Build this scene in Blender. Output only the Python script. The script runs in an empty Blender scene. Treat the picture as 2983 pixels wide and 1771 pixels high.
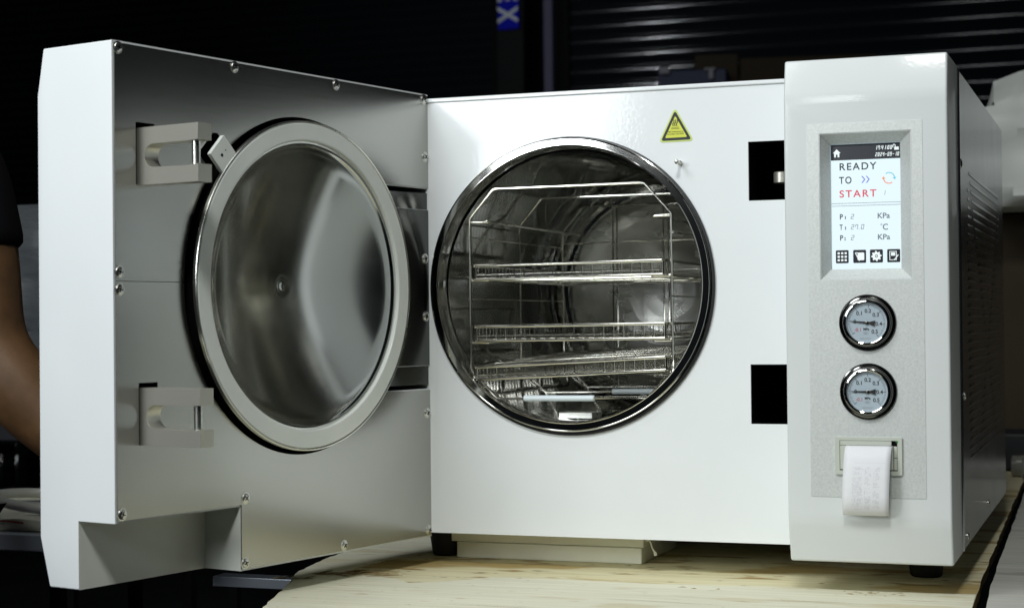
import bpy, bmesh, math, random
from mathutils import Vector, Matrix, Euler, noise
from mathutils.geometry import tessellate_polygon
random.seed(7)
S = bpy.context.scene
COL = S.collection
pi = math.pi

# ------------------------------------------------------------------ materials
def mat(name, color, rough=.5, metal=0, spec=.5, coat=0, coat_rough=.05, emit=None, estr=0, trans=0, sheen=0, sss=0):
    m = bpy.data.materials.new(name); m.use_nodes = True
    b = m.node_tree.nodes['Principled BSDF']
    b.inputs['Base Color'].default_value = (*color, 1)
    b.inputs['Roughness'].default_value = rough
    b.inputs['Metallic'].default_value = metal
    b.inputs['Specular IOR Level'].default_value = spec
    b.inputs['Coat Weight'].default_value = coat
    b.inputs['Coat Roughness'].default_value = coat_rough
    b.inputs['Transmission Weight'].default_value = trans
    if sss:
        b.inputs['Subsurface Weight'].default_value = sss
        b.inputs['Subsurface Radius'].default_value = (.01, .008, .006)
    if emit:
        b.inputs['Emission Color'].default_value = (*emit, 1)
        b.inputs['Emission Strength'].default_value = estr
    return m
def nd(m, t, **kw):
    n = m.node_tree.nodes.new(t)
    for k, v in kw.items():
        if k in n.inputs: n.inputs[k].default_value = v
        else: setattr(n, k, v)
    return n
def lk(m, a, b): m.node_tree.links.new(a, b)
def P(m): return m.node_tree.nodes['Principled BSDF']
def coords(m, scale=(1, 1, 1), rot=(0, 0, 0), kind='Object'):
    tc = nd(m, 'ShaderNodeTexCoord'); mp = nd(m, 'ShaderNodeMapping')
    mp.inputs['Scale'].default_value = scale; mp.inputs['Rotation'].default_value = rot
    lk(m, tc.outputs[kind], mp.inputs['Vector']); return mp.outputs['Vector']
def bump(m, vec, scale, strength, dist=.001, detail=3, kind='ShaderNodeTexNoise', inp='Normal'):
    n = nd(m, kind); n.inputs['Scale'].default_value = scale
    if 'Detail' in n.inputs: n.inputs['Detail'].default_value = detail
    lk(m, vec, n.inputs['Vector'])
    b = nd(m, 'ShaderNodeBump'); b.inputs['Strength'].default_value = strength; b.inputs['Distance'].default_value = dist
    lk(m, n.outputs[0], b.inputs['Height']); lk(m, b.outputs[0], P(m).inputs[inp]); return n, b
def vary(m, vec, scale, socket, lo, hi, detail=4):
    n = nd(m, 'ShaderNodeTexNoise'); n.inputs['Scale'].default_value = scale; n.inputs['Detail'].default_value = detail
    lk(m, vec, n.inputs['Vector'])
    r = nd(m, 'ShaderNodeMapRange'); r.inputs['From Min'].default_value = .3; r.inputs['From Max'].default_value = .7
    r.inputs['To Min'].default_value = lo; r.inputs['To Max'].default_value = hi
    lk(m, n.outputs[0], r.inputs['Value']); lk(m, r.outputs[0], P(m).inputs[socket]); return n
def varycol(m, vec, scale, c1, c2, detail=4, lo=.35, hi=.65):
    n = nd(m, 'ShaderNodeTexNoise'); n.inputs['Scale'].default_value = scale; n.inputs['Detail'].default_value = detail
    lk(m, vec, n.inputs['Vector'])
    r = nd(m, 'ShaderNodeValToRGB'); r.color_ramp.elements[0].position = lo; r.color_ramp.elements[1].position = hi
    r.color_ramp.elements[0].color = (*c1, 1); r.color_ramp.elements[1].color = (*c2, 1)
    lk(m, n.outputs[0], r.inputs[0]); lk(m, r.outputs[0], P(m).inputs['Base Color']); return r

M = {}
def paint(name, col, coat=.55, cr=.07):
    m = mat(name, col, .45, coat=coat, coat_rough=cr)
    v = coords(m); bump(m, v, 260, .10, .0008, 2, inp='Coat Normal')
    vary(m, v, 9, 'Roughness', .4, .52); vary(m, coords(m, (1, 1, .6)), 7, 'Coat Roughness', cr * .75, cr * 1.5, 6)
    varycol(m, v, 5, tuple(x * .965 for x in col), col, 5); return m
M['white'] = paint('white_gloss_paint', (.78, .815, .83))
M['column'] = paint('warm_white_paint', (.665, .70, .70), .4, .10)
M['recess'] = paint('matt_white_paint', (.74, .77, .71), .15, .3)
def steel(name, col, rough, stretch=None, bs=0.0, bscale=400, rv=.05):
    m = mat(name, col, rough, 1)
    v = coords(m, stretch or (1, 1, 1))
    vary(m, v, bscale if stretch else 12, 'Roughness', rough - rv, rough + rv)
    if bs: bump(m, v, bscale, bs, .0006)
    return m
M['brushed'] = steel('brushed_steel', (.45, .448, .42), .23, (3, 3, 110), .0, 5, .010)
bump(M['brushed'], coords(M['brushed'], (1, 1, 1)), 2.6, .5, .006, 1)
P(M['brushed']).inputs['Anisotropic'].default_value = .0
M['dish'] = steel('spun_steel_dish', (.47, .475, .455), .12, None, .0, 7, .02)
M['forged'] = mat('satin_steel', (.60, .59, .52), .38, .78)
M['darksteel'] = steel('dark_steel_and_reflection', (.12, .125, .118), .22, None)  # own dark steel of the hinge arms, painted dark reflection on the hinge cover
M['polished'] = mat('polished_steel', (.66, .66, .64), .07, 1)
M['wire'] = mat('polished_wire', (.82, .81, .74), .14, 1)
m = M['chamber'] = mat('chamber_steel', (.42, .425, .41), .07, 1)
v = coords(m); bump(m, v, 5, .22, .005, 1)
m = M['backwall'] = mat('chamber_back_steel', (.60, .605, .58), .25, 1)
v = coords(m, (1, 1, 3)); bump(m, v, 14, .10, .0012, 3); vary(m, v, 14, 'Roughness', .2, .3)
M['ringblack'] = mat('black_rubber_seal', (.006, .006, .006), .25)
M['screw'] = mat('screw_metal', (.72, .72, .68), .28, 1)
M['black'] = mat('cavity_shade_black', (.003, .003, .003), .9, spec=.1)  # black colour put in place of the shade inside hollows
M['gasket'] = mat('silicone_gasket', (.82, .86, .83), .38, coat=.4, coat_rough=.25)
v = coords(M['gasket']); varycol(M['gasket'], v, 14, (.78, .82, .79), (.85, .88, .85))
M['rim'] = steel('turned_rim', (.72, .73, .68), .28, None)
M['rubber'] = mat('black_rubber', (.012, .012, .012), .7)
m = M['silver'] = mat('silver_plastic', (.6, .61, .59), .45, .35)
v = coords(m, kind='Object'); varycol(m, v, 420, (.56, .59, .58), (.68, .71, .69), 4, .3, .72); bump(m, v, 420, .12, .0004)
M['grayplastic'] = mat('grey_plastic', (.50, .53, .47), .5)
M['chrome'] = mat('chrome', (.55, .55, .53), .05, 1)
M['blackchrome'] = mat('black_chrome', (.16, .16, .155), .09, 1)
M['dial'] = mat('dial_face', (.40, .48, .54), .4, coat=.4, coat_rough=.05)
M['ink'] = mat('black_ink', (.008, .008, .008), .5)
M['redink'] = mat('red_ink', (.45, .03, .03), .5)
M['greyink'] = mat('grey_ink', (.33, .36, .38), .6)
M['paper'] = mat('thermal_paper', (.74, .75, .78), .6, sss=0)
M['printmark'] = mat('faded_print', (.56, .56, .60), .7)
M['sticker'] = mat('yellow_sticker', (.62, .66, .035), .4, coat=.3)
M['stickeredge'] = mat('yellow_sticker_edge', (.55, .66, .16), .4, coat=.3)
def em(name, col, s): 
    m = mat(name, (0, 0, 0), .25, emit=col, estr=s, spec=.3); return m
M['lcd'] = em('lcd_white', (.80, .95, 1.0), 1.02)
M['lcdbar'] = em('lcd_bar', (.012, .015, .022), 1)
P(M['lcdbar']).inputs['Specular IOR Level'].default_value = .9
M['lcdtext'] = em('lcd_black', (.03, .045, .055), 1)
M['lcdgrey'] = em('lcd_grey', (.16, .2, .23), 1)
M['lcdred'] = em('lcd_red', (.72, .09, .13), 1)
M['lcdblue'] = em('lcd_blue', (.16, .17, .75), 1)
M['lcdcyan'] = em('lcd_cyan', (.2, .62, .8), 1)
M['lcdorange'] = em('lcd_orange', (.9, .33, .2), 1)
M['lcdwhite'] = em('lcd_icon_white', (.9, 1, 1), 1)
M['hub'] = mat('needle_hub_metal', (.12, .12, .11), .3, 1)
M['led'] = mat('green_led', (.02, .12, .02), .3, emit=(.05, .4, .05), estr=.15)
M['sidesteel'] = steel('side_steel', (.50, .52, .54), .2, None, .0, 12, .02)
M['sleeve'] = mat('white_silicone_sleeve', (.66, .74, .78), .35, sss=.2)
def wood(name, c1, c2, grain, stains=None, sx=.9):
    m = mat(name, c1, .62, spec=.35)
    v = coords(m, (sx, 14, 1))
    n = nd(m, 'ShaderNodeTexNoise'); n.inputs['Scale'].default_value = 3.2; n.inputs['Detail'].default_value = 8; n.inputs['Roughness'].default_value = .62
    n.inputs['Distortion'].default_value = .7; lk(m, v, n.inputs['Vector'])
    r = nd(m, 'ShaderNodeValToRGB'); e = r.color_ramp.elements
    e[0].position = .25; e[0].color = (*grain, 1); e[1].position = .62; e[1].color = (*c1, 1)
    x = r.color_ramp.elements.new(.42); x.color = (*c2, 1)
    lk(m, n.outputs[0], r.inputs[0]); out = r.outputs[0]
    if stains:
        v2 = coords(m, (2.6, 7, 1))
        for sc, th, c, f in stains:
            n2 = nd(m, 'ShaderNodeTexNoise'); n2.inputs['Scale'].default_value = sc; n2.inputs['Detail'].default_value = 2.5; lk(m, v2, n2.inputs['Vector'])
            mr = nd(m, 'ShaderNodeMapRange'); mr.inputs['From Min'].default_value = th; mr.inputs['From Max'].default_value = th + .06; mr.inputs['To Max'].default_value = f
            lk(m, n2.outputs[0], mr.inputs['Value'])
            mx = nd(m, 'ShaderNodeMixRGB'); lk(m, mr.outputs[0], mx.inputs[0]); lk(m, out, mx.inputs[1]); mx.inputs[2].default_value = (*c, 1)
            out = mx.outputs[0]
    nf = nd(m, 'ShaderNodeTexNoise'); nf.inputs['Scale'].default_value = 9; nf.inputs['Detail'].default_value = 5; lk(m, coords(m, (.7, 26, 1)), nf.inputs['Vector'])
    rf = nd(m, 'ShaderNodeMapRange'); rf.inputs['From Min'].default_value = .35; rf.inputs['From Max'].default_value = .65; rf.inputs['To Min'].default_value = .88; rf.inputs['To Max'].default_value = 1.04; lk(m, nf.outputs[0], rf.inputs['Value'])
    mf = nd(m, 'ShaderNodeMixRGB', blend_type='MULTIPLY'); mf.inputs[0].default_value = 1; lk(m, out, mf.inputs[1]); lk(m, rf.outputs[0], mf.inputs[2]); out = mf.outputs[0]
    lk(m, out, P(m).inputs['Base Color'])
    b = nd(m, 'ShaderNodeBump'); b.inputs['Strength'].default_value = .25; b.inputs['Distance'].default_value = .001
    lk(m, n.outputs[0], b.inputs['Height']); lk(m, b.outputs[0], P(m).inputs['Normal'])
    return m
M['ply'] = wood('raw_plywood', (.78, .73, .50), (.74, .68, .43), (.58, .48, .27), [(1.6, .54, (.46, .32, .10), .8), (4.2, .60, (.34, .21, .06), .85), (13, .66, (.10, .07, .03), .85)])
M['veneer'] = wood('pale_veneer', (.80, .78, .62), (.76, .74, .57), (.66, .61, .43), [(2.4, .58, (.64, .57, .36), .6), (9, .66, (.50, .42, .24), .6), (24, .70, (.18, .14, .08), .8)])
M['plygrey'] = wood('weathered_board', (.60, .60, .54), (.54, .54, .49), (.36, .36, .32), [(3.0, .60, (.33, .33, .28), .6)], 1.6)
M['plyedge'] = mat('plywood_edge', (.30, .22, .11), .8)
M['darkgap'] = mat('dark_gap', (.02, .02, .018), .9)
m = M['foam'] = mat('white_foam', (.86, .86, .72), .55, coat=.35, coat_rough=.15, sss=.15)
bump(m, coords(m, (3, 3, 1)), 14, .5, .004)
m = M['galv'] = mat('galvanised_steel', (.20, .22, .25), .42, .8)
m = M['zinc'] = mat('zinc_grey_edge', (.34, .37, .42), .4, .1)
m = M['floor'] = mat('concrete_floor', (.02, .022, .024), .95, spec=.0); varycol(m, coords(m), 1.6, (.014, .016, .018), (.026, .028, .03), 6)
m = M['shutter'] = mat('dark_shutter', (.008, .010, .012), .12, 0, spec=.35)
M['shutterframe'] = mat('dark_frame', (.004, .0045, .005), .8, spec=.1)
M['strip'] = mat('lavender_grey_strip', (.10, .10, .15), .7, spec=.1)
M['post'] = mat('grey_post', (.012, .013, .013), .8, spec=.1)
M['signblue'] = mat('blue_sign', (.004, .008, .40), .7, spec=.1)
M['signwhite'] = mat('white_letters', (.5, .54, .58), .5)
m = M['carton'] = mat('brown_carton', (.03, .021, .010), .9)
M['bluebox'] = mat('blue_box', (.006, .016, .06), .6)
M['label'] = mat('pale_label', (.25, .26, .29), .6)
m = M['wrap'] = mat('white_wrap', (.45, .47, .45), .6, coat=.1, coat_rough=.3); bump(m, coords(m), 22, .2, .004)
m = M['plastic'] = mat('grey_plastic_film', (.06, .068, .075), .45, coat=.15, coat_rough=.25); bump(m, coords(m, (1, 1, 3)), 18, .5, .006)
m = M['tube'] = mat('translucent_hose', (.88, .88, .80), .25, coat=.4, sss=.2)
M['clearwrap'] = mat('clear_wrap', (.5, .5, .46), .18, trans=.6, coat=.5)
m = M['skin'] = mat('brown_skin', (.055, .027, .011), .5); varycol(m, coords(m), 30, (.075, .038, .014), (.11, .055, .022)); bump(m, coords(m), 300, .15, .0006)
M['shirt'] = mat('black_shirt', (.003, .003, .004), .95, spec=.1)
M['trousers'] = mat('dark_trousers', (.015, .016, .022), .9)
M['hair'] = mat('black_hair', (.01, .009, .008), .6)
M['eye'] = mat('eye_white', (.6, .6, .58), .2)
M['mahog'] = mat('dark_blue_plastic', (.004, .005, .008), .6)

# ------------------------------------------------------------------ mesh helpers
def finish(bm, smooth=35, recalc=True):
    if recalc: bmesh.ops.recalc_face_normals(bm, faces=bm.faces)
    me = bpy.data.meshes.new('m'); bm.to_mesh(me); bm.free()
    if smooth:
        for p in me.polygons: p.use_smooth = True
        me.set_sharp_from_angle(angle=math.radians(smooth))
    return me
def recenter(me, loc=None):
    if loc is None:
        if not me.vertices: return Vector()
        cs = [v.co for v in me.vertices]
        loc = Vector([(min(c[i] for c in cs) + max(c[i] for c in cs)) / 2 for i in range(3)])
    me.transform(Matrix.Translation(-Vector(loc))); return Vector(loc)
def add(name, me, mtl, parent=None, mods=None, loc=None, **props):
    """link one mesh (built in world coordinates) as one object, its origin at its middle"""
    if isinstance(me, bmesh.types.BMesh): me = finish(me)
    me.name = name
    c = recenter(me, loc)
    o = bpy.data.objects.new(name, me); COL.objects.link(o)
    for x in (mtl if isinstance(mtl, (list, tuple)) else [mtl]): me.materials.append(M[x])
    o.matrix_world = Matrix.Translation(c)
    if parent: setparent(o, parent)
    if mods:
        b = o.modifiers.new('edge', 'BEVEL'); b.width = mods; b.segments = 3; b.limit_method = 'ANGLE'; b.angle_limit = math.radians(40); b.harden_normals = False
    for k, val in props.items(): o[k] = val
    return o
def wm(o):
    m = o.matrix_basis.copy()
    return m if not o.parent else wm(o.parent) @ o.matrix_parent_inverse @ m
def setparent(o, parent):
    w = wm(o); o.parent = parent; o.matrix_parent_inverse = wm(parent).inverted(); o.matrix_basis = w
def empty(name, loc, **props):
    o = bpy.data.objects.new(name, None); COL.objects.link(o); o.location = loc; o.empty_display_size = .05
    for k, val in props.items(): o[k] = val
    return o
def box(bm, a, b, f=lambda x, y, z: (x, y, z), mi=0):
    vs = [bm.verts.new(f(x, y, z)) for x in (a[0], b[0]) for y in (a[1], b[1]) for z in (a[2], b[2])]
    for q in ((0, 1, 3, 2), (4, 6, 7, 5), (0, 4, 5, 1), (2, 3, 7, 6), (0, 2, 6, 4), (1, 5, 7, 3)):
        bm.faces.new([vs[i] for i in q]).material_index = mi
def BOX(a, b, **k): bm = bmesh.new(); box(bm, a, b, **k); return bm
def plate(bm, outer, holes, f, t0, t1, mi=0):
    """flat sheet with holes; f(a, b, t) -> point; between depths t0 and t1"""
    loops = [list(outer)] + [list(h) for h in holes]
    tris = tessellate_polygon([[Vector((a, b, 0)) for a, b in l] for l in loops])
    flat = [p for l in loops for p in l]
    A = [bm.verts.new(f(a, b, t0)) for a, b in flat]; B = [bm.verts.new(f(a, b, t1)) for a, b in flat]
    for t in tris:
        try:
            bm.faces.new([A[i] for i in t]).material_index = mi; bm.faces.new([B[i] for i in reversed(t)]).material_index = mi
        except ValueError: pass
    k = 0
    for l in loops:
        n = len(l)
        for i in range(n):
            j = (i + 1) % n
            bm.faces.new([A[k + i], A[k + j], B[k + j], B[k + i]]).material_index = mi
        k += n
def lathe(bm, prof, f, n=96, closed=False, mi=0):
    """prof: (r, h) pairs; f(x, y, h) -> point"""
    q_ = [prof[0]]
    for (r0, h0), (r1, h1) in zip(prof, prof[1:]):   # keep long bands flat: loops close to both ends
        L = math.hypot(r1 - r0, h1 - h0)
        if L > .0015 and len(prof) < 25:
            k = min(.2, .0003 / L); q_ += [(r0 + (r1 - r0) * k, h0 + (h1 - h0) * k), (r1 - (r1 - r0) * k, h1 - (h1 - h0) * k)]
        q_.append((r1, h1))
    prof = q_; rings = []
    for r, h in prof:
        if r < 1e-6: rings.append([bm.verts.new(f(0, 0, h))])
        else: rings.append([bm.verts.new(f(r * math.cos(2 * pi * i / n), r * math.sin(2 * pi * i / n), h)) for i in range(n)])
    seq = list(zip(rings, rings[1:])) + ([(rings[-1], rings[0])] if closed else [])
    for A, B in seq:
        for i in range(n):
            j = (i + 1) % n
            if len(A) == 1 and len(B) == 1: continue
            if len(A) == 1: bm.faces.new([A[0], B[i], B[j]]).material_index = mi
            elif len(B) == 1: bm.faces.new([A[i], B[0], A[j]]).material_index = mi
            else: bm.faces.new([A[i], B[i], B[j], A[j]]).material_index = mi
def fillet(pts, r, closed=False, seg=5):
    pts = [Vector(p) for p in pts]; out = []; n = len(pts)
    for i, p in enumerate(pts):
        if not closed and i in (0, n - 1): out.append(p); continue
        a = (pts[i - 1] - p); b = (pts[(i + 1) % n] - p); la, lb = a.length, b.length
        a.normalize(); b.normalize(); ang = a.angle(b)
        if ang > pi - .02: out.append(p); continue
        d = min(r / math.tan(ang / 2), la * .48, lb * .48)
        p0, p1 = p + a * d, p + b * d
        for k in range(seg + 1):
            t = k / seg; out.append(p0 * (1 - t) ** 2 + p * 2 * t * (1 - t) + p1 * t * t)
    return out
def tube(bm, pts, r, closed=False, seg=10, cap=True, mi=0, radii=None):
    pts = [Vector(p) for p in pts]; n = len(pts)
    def tan(i):
        a = pts[(i - 1) % n] if closed or i > 0 else pts[i]; b = pts[(i + 1) % n] if closed or i < n - 1 else pts[i]
        return (b - a).normalized()
    t = tan(0); up = Vector((0, 0, 1)) if abs(t.z) < .9 else Vector((1, 0, 0))
    nrm = (up - t * up.dot(t)).normalized(); rings = []
    for i in range(n):
        t2 = tan(i); q = t.rotation_difference(t2); nrm = q @ nrm; nrm = (nrm - t2 * nrm.dot(t2)).normalized(); t = t2
        bn = t.cross(nrm); rr = radii[i] if radii else r
        rings.append([bm.verts.new(pts[i] + (nrm * math.cos(2 * pi * k / seg) + bn * math.sin(2 * pi * k / seg)) * rr) for k in range(seg)])
    pairs = list(zip(rings, rings[1:]))
    if closed:
        A, B = rings[-1], rings[0]
        off = min(range(seg), key=lambda s: (A[0].co - B[s].co).length)
        pairs.append((A, B[off:] + B[:off]))
    for A, B in pairs:
        for k in range(seg):
            l = (k + 1) % seg; bm.faces.new([A[k], A[l], B[l], B[k]]).material_index = mi
    if cap and not closed:
        bm.faces.new(rings[0][::-1]).material_index = mi; bm.faces.new(rings[-1]).material_index = mi
def rrect(x0, y0, x1, y1, r, seg=5):
    out = []
    for cx, cy, a0 in ((x1 - r, y0 + r, -90), (x1 - r, y1 - r, 0), (x0 + r, y1 - r, 90), (x0 + r, y0 + r, 180)):
        for k in range(seg + 1):
            a = math.radians(a0 + 90 * k / seg); out.append((cx + r * math.cos(a), cy + r * math.sin(a)))
    return out
def circle(cx, cy, r, n=96): return [(cx + r * math.cos(2 * pi * i / n), cy + r * math.sin(2 * pi * i / n)) for i in range(n)]
def rect(x0, y0, x1, y1): return [(x0, y0), (x1, y0), (x1, y1), (x0, y1)]
def solid(o):
    dg = bpy.context.evaluated_depsgraph_get(); me = bpy.data.meshes.new_from_object(o.evaluated_get(dg)); return me
def boolean(body, cutters):
    """cut closed meshes out of a closed mesh"""
    o = bpy.data.objects.new('tmp', body); COL.objects.link(o); tmp = [o]
    for c in cutters:
        k = bpy.data.objects.new('cut', c); COL.objects.link(k); tmp.append(k); k.hide_render = True
        md = o.modifiers.new('b', 'BOOLEAN'); md.operation = 'DIFFERENCE'; md.object = k; md.solver = 'EXACT'
    bpy.context.view_layer.update()
    me = solid(o)
    for t in tmp: bpy.data.objects.remove(t)
    return me
def sharp(me, a=35):
    for p in me.polygons: p.use_smooth = True
    me.set_sharp_from_angle(angle=math.radians(a)); return me
def textmesh(s, size, pos, width=None, align='LEFT', rotz=0, depth=.00005, font_scale_x=None, shear=0, boxy=0, spacing=1.0):
    """flat lettering standing in the x-z plane, facing -y; pos = its baseline start (or middle)"""
    c = bpy.data.curves.new('t', 'FONT'); c.body = s; c.size = size; c.align_x = align; c.extrude = depth; c.shear = shear; c.space_character = spacing
    c.offset = boxy
    o = bpy.data.objects.new('t', c); COL.objects.link(o); bpy.context.view_layer.update()
    me = solid(o); bpy.data.objects.remove(o)
    xs = [v.co.x for v in me.vertices] or [0, 1]
    if width:
        w = max(xs) - min(xs); k = width / w; me.transform(Matrix.Diagonal((k, 1, 1, 1)))
    me.transform(Matrix.Rotation(rotz, 4, 'Z')); me.transform(Matrix.Rotation(pi / 2, 4, 'X')); me.transform(Matrix.Translation(pos))
    return me
def join(meshes):
    bm = bmesh.new()
    for m_ in meshes: bm.from_mesh(m_)
    me = bpy.data.meshes.new('j'); bm.to_mesh(me); bm.free(); return me

# ------------------------------------------------------------------ measured layout (metres)
H = .54; RX = .459; LX = -.236; DEP = .688          # body
ZC = .304; CR = .165; CL = .455                      # chamber axis height, radius, length
CF = .109                                            # control column stands this far out
CX0, CX1, CZ0, CZ1 = .2838, RX, -.004, .545
TZ = -.040                                           # table top
HX, HY, DA = -.183, .0026, math.radians(13.65)       # door hinge line, opening past square
dd = Vector((-math.sin(DA), -math.cos(DA), 0)); nn = Vector((-math.cos(DA), math.sin(DA), 0)); hh = Vector((HX, HY, 0))
def W(u, o, z): return hh + dd * u + nn * o + Vector((0, 0, z))
U, U1, DZ0, DZ1, DZS = .532, .350, -.0042, .5455, .0652
UC, DZC = .2441, .3043

auto = empty('steam_autoclave', (.11, .3, TZ), label='open white and steel tabletop autoclave with touch screen, two gauges and wire trays inside', category='autoclave')

# ---- body
bm = bmesh.new()
cas = []
# casing: a closed-back shell open at the front
t = .003
box(bm, (LX, .004, 0), (LX + t, DEP, H)); box(bm, (LX + t, .004, H - t), (RX - t, DEP, H)); box(bm, (LX + t, .004, 0), (RX - t, DEP, t)); box(bm, (LX + t, DEP - t, t), (RX - t, DEP, H - t))
add('top_casing', bm, 'white', auto, .0015)
# front panel
bm = bmesh.new()
slots = [rect(.221, .3998, .281, .4687), rect(.221, .1397, .281, .209)]
plate(bm, rect(LX + .001, .0008, RX - .004, H - .0056), [circle(0, ZC, .1765, 128)] + slots, lambda a, b, t: (a, t, b), 0.0, .0035)
add('front_panel', bm, 'white', auto)
# the folded rim of the lid above the front panel
bm = BOX((LX, -.002, H - .0055), (RX - .003, .004, H)); add('lid_rim', bm, 'white', auto, .0015)
# dark boxes behind the latch openings
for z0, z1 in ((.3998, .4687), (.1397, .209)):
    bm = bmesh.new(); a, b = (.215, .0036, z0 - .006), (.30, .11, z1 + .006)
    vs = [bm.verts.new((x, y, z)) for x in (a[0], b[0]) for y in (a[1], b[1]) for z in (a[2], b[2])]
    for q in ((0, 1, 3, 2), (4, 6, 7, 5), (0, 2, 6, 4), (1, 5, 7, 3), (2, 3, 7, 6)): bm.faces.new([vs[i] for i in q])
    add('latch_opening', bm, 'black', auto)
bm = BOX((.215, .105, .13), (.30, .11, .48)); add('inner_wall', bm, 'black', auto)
def latch(z0, z1, mtl, y=.03):
    bm = bmesh.new(); lathe(bm, [(0, z0), (.0085, z0), (.0095, z0 + .001), (.0095, z1 - .001), (.0085, z1), (0, z1)], lambda a, b, h: (.2525 + a, y + .01 + b, h), 32)
    box(bm, (.2525, y + .004, z0 + .0005), (.285, y + .016, z1 - .0005)); return bm
add('latch', latch(.4218, .4353, 'forged'), 'forged', auto); add('latch', latch(.169, .182, 'forged', .07), 'darksteel', auto)
# side casing, a louvred steel sheet with a rounded front lip
bm = bmesh.new()
xs = RX
prof = [(xs - .003, .001), (xs - .0025, -.0005), (xs - .0005, -.0022), (xs + .0012, -.002), (xs + .0024, -.0002), (xs + .0026, .002), (xs + .0022, .0048), (xs + .0010, .0075), (xs + .0008, .0095), (xs + .0008, DEP), (xs - .002, DEP), (xs - .002, .006)]
lo = [bm.verts.new((x, y, .0)) for x, y in prof]; hi = [bm.verts.new((x, y, H)) for x, y in prof]
for i in range(len(prof)):
    j = (i + 1) % len(prof); bm.faces.new([lo[i], lo[j], hi[j], hi[i]])
bm.faces.new(lo[::-1]); bm.faces.new(hi)
sidep = add('side_casing', bm, 'sidesteel', auto)
bm = bmesh.new()
for k in range(35):
    z = .094 + k * .0105
    cuts = sorted([(.36 + s * (z - .215) * 1.15) for s in (-1, 1)])
    segs = []; y = .105
    for c in cuts:
        a, b = c - .013, c + .013
        if a > y + .01 and a < .6: segs.append((y, a))
        y = max(y, b)
    if y < .585: segs.append((y, .6))
    for a, b in segs:
        b = min(b, .6)
        if b - a < .008: continue
        X = xs + .0008
        pr = [(X, z + .0050), (X + .0004, z + .0036), (X + .0004, z + .0008), (X - .0003, z)]
        A = [bm.verts.new((px, a + (.0 if i in (0, 3) else .003), pz)) for i, (px, pz) in enumerate(pr)]; B = [bm.verts.new((px, b - (.0 if i in (0, 3) else .003), pz)) for i, (px, pz) in enumerate(pr)]
        for i in range(4):
            j = (i + 1) % 4; bm.faces.new([A[i], A[j], B[j], B[i]])
        bm.faces.new(A[::-1]); bm.faces.new(B)
add('louvres', bm, 'sidesteel', sidep)
# feet
for x, y in ((-.203, .10), (.4105, .075), (.4105, .60), (-.203, .60)):
    bm = bmesh.new(); lathe(bm, [(0, TZ + .0002), (.0165, TZ + .0002), (.0185, TZ + .002), (.0235, -.0002), (0, -.0002)], lambda a, b, h, x=x, y=y: (x + a, y + b, h), 40)
    add('rubber_foot', bm, 'rubber', auto)

# ---- screws (a pan head with a cross, one mesh shared by all copies)
def screw_mesh(r=.0052):
    bm = bmesh.new()
    lathe(bm, [(r * 1.25, 0), (r * 1.25, .0004), (r * 1.0, .0005), (r, .0008), (r * .93, .0013), (r * .7, .0019), (r * .42, .0022), (0, .0023)], lambda a, b, h: (a, b, h), 20)
    for w, l in ((.0011, .0060), (.0060, .0011)): box(bm, (-w / 2, -l / 2, .0019), (w / 2, l / 2, .00245), mi=1)
    me = finish(bm); me.materials.append(M['screw']); me.materials.append(M['black']); me.name = 'screw'; return me
SCREW = screw_mesh()
def place_screw(p, normal, parent, scale=1):
    o = bpy.data.objects.new('screw', SCREW); COL.objects.link(o)
    q = Vector(normal).to_track_quat('Z', 'Y') @ Euler((0, 0, random.random() * 3)).to_quaternion()
    o.matrix_basis = Matrix.Translation(p) @ q.to_matrix().to_4x4() @ Matrix.Scale(scale, 4)
    setparent(o, parent)
for y, z, s in ((.0145, .435, 1.1), (.039, .172, .8), (.053, .0103, .8), (.355, .0178, .8)): place_screw((xs + .0009, y, z), (1, 0, 0), sidep, s)

# ---- chamber and ring
fch = lambda a, b, h: (a, h, ZC + b)
fri = lambda a, b, h: (a - .0013, h, ZC + b + .0016)
bm = bmesh.new()
lathe(bm, [(.1805, -.0005), (.1805, -.0030), (.1799, -.0038), (.1772, -.0038), (.1765, -.003), (.1765, -.0005)], fch, 160, closed=True)
add('chamber_seal', bm, 'ringblack', auto)
bm = bmesh.new()
lathe(bm, [(.1778, .0), (.1778, -.0058), (.1775, -.0066), (.1766, -.0070), (.1763, -.0065), (.1756, -.0072), (.1688, -.00755), (.1682, -.0075), (.1676, -.0080), (.1672, -.0070), (.1669, -.004), (.1662, .002), (.1655, .006), (CR, .012), (CR, .02)], fri, 160)
ring = add('chamber_ring', bm, 'polished', auto)
bm = bmesh.new()
pr = [(CR, .018)] + [(CR, .018 + i * (CL - .055) / 10) for i in range(1, 11)]
for k in range(1, 7):
    a = k / 6 * pi / 2; pr.append((CR - .022 + .022 * math.cos(a), CL - .037 + .022 * math.sin(a)))
lathe(bm, pr, fch, 128)
add('chamber_wall', bm, 'chamber', auto)
bm = bmesh.new()
lathe(bm, [(CR - .022, CL - .0152), (CR - .025, CL - .0158), (CR - .028, CL - .0125), (.125, CL - .0040), (.11, CL + .0035), (.095, CL + .0095), (.08, CL + .0145), (.06, CL + .0198), (.04, CL + .0235), (.02, CL + .0255), (0, CL + .026)], fch, 96)
add('chamber_back', bm, 'backwall', auto)
bm = bmesh.new(); lathe(bm, [(.0, CL - .004), (.013, CL - .004), (.015, CL - .002), (.015, CL + .014)], lambda a, b, h: (-.075 + a, h, ZC - .07 + b), 32)
add('steam_port', bm, 'rim', auto)
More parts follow.
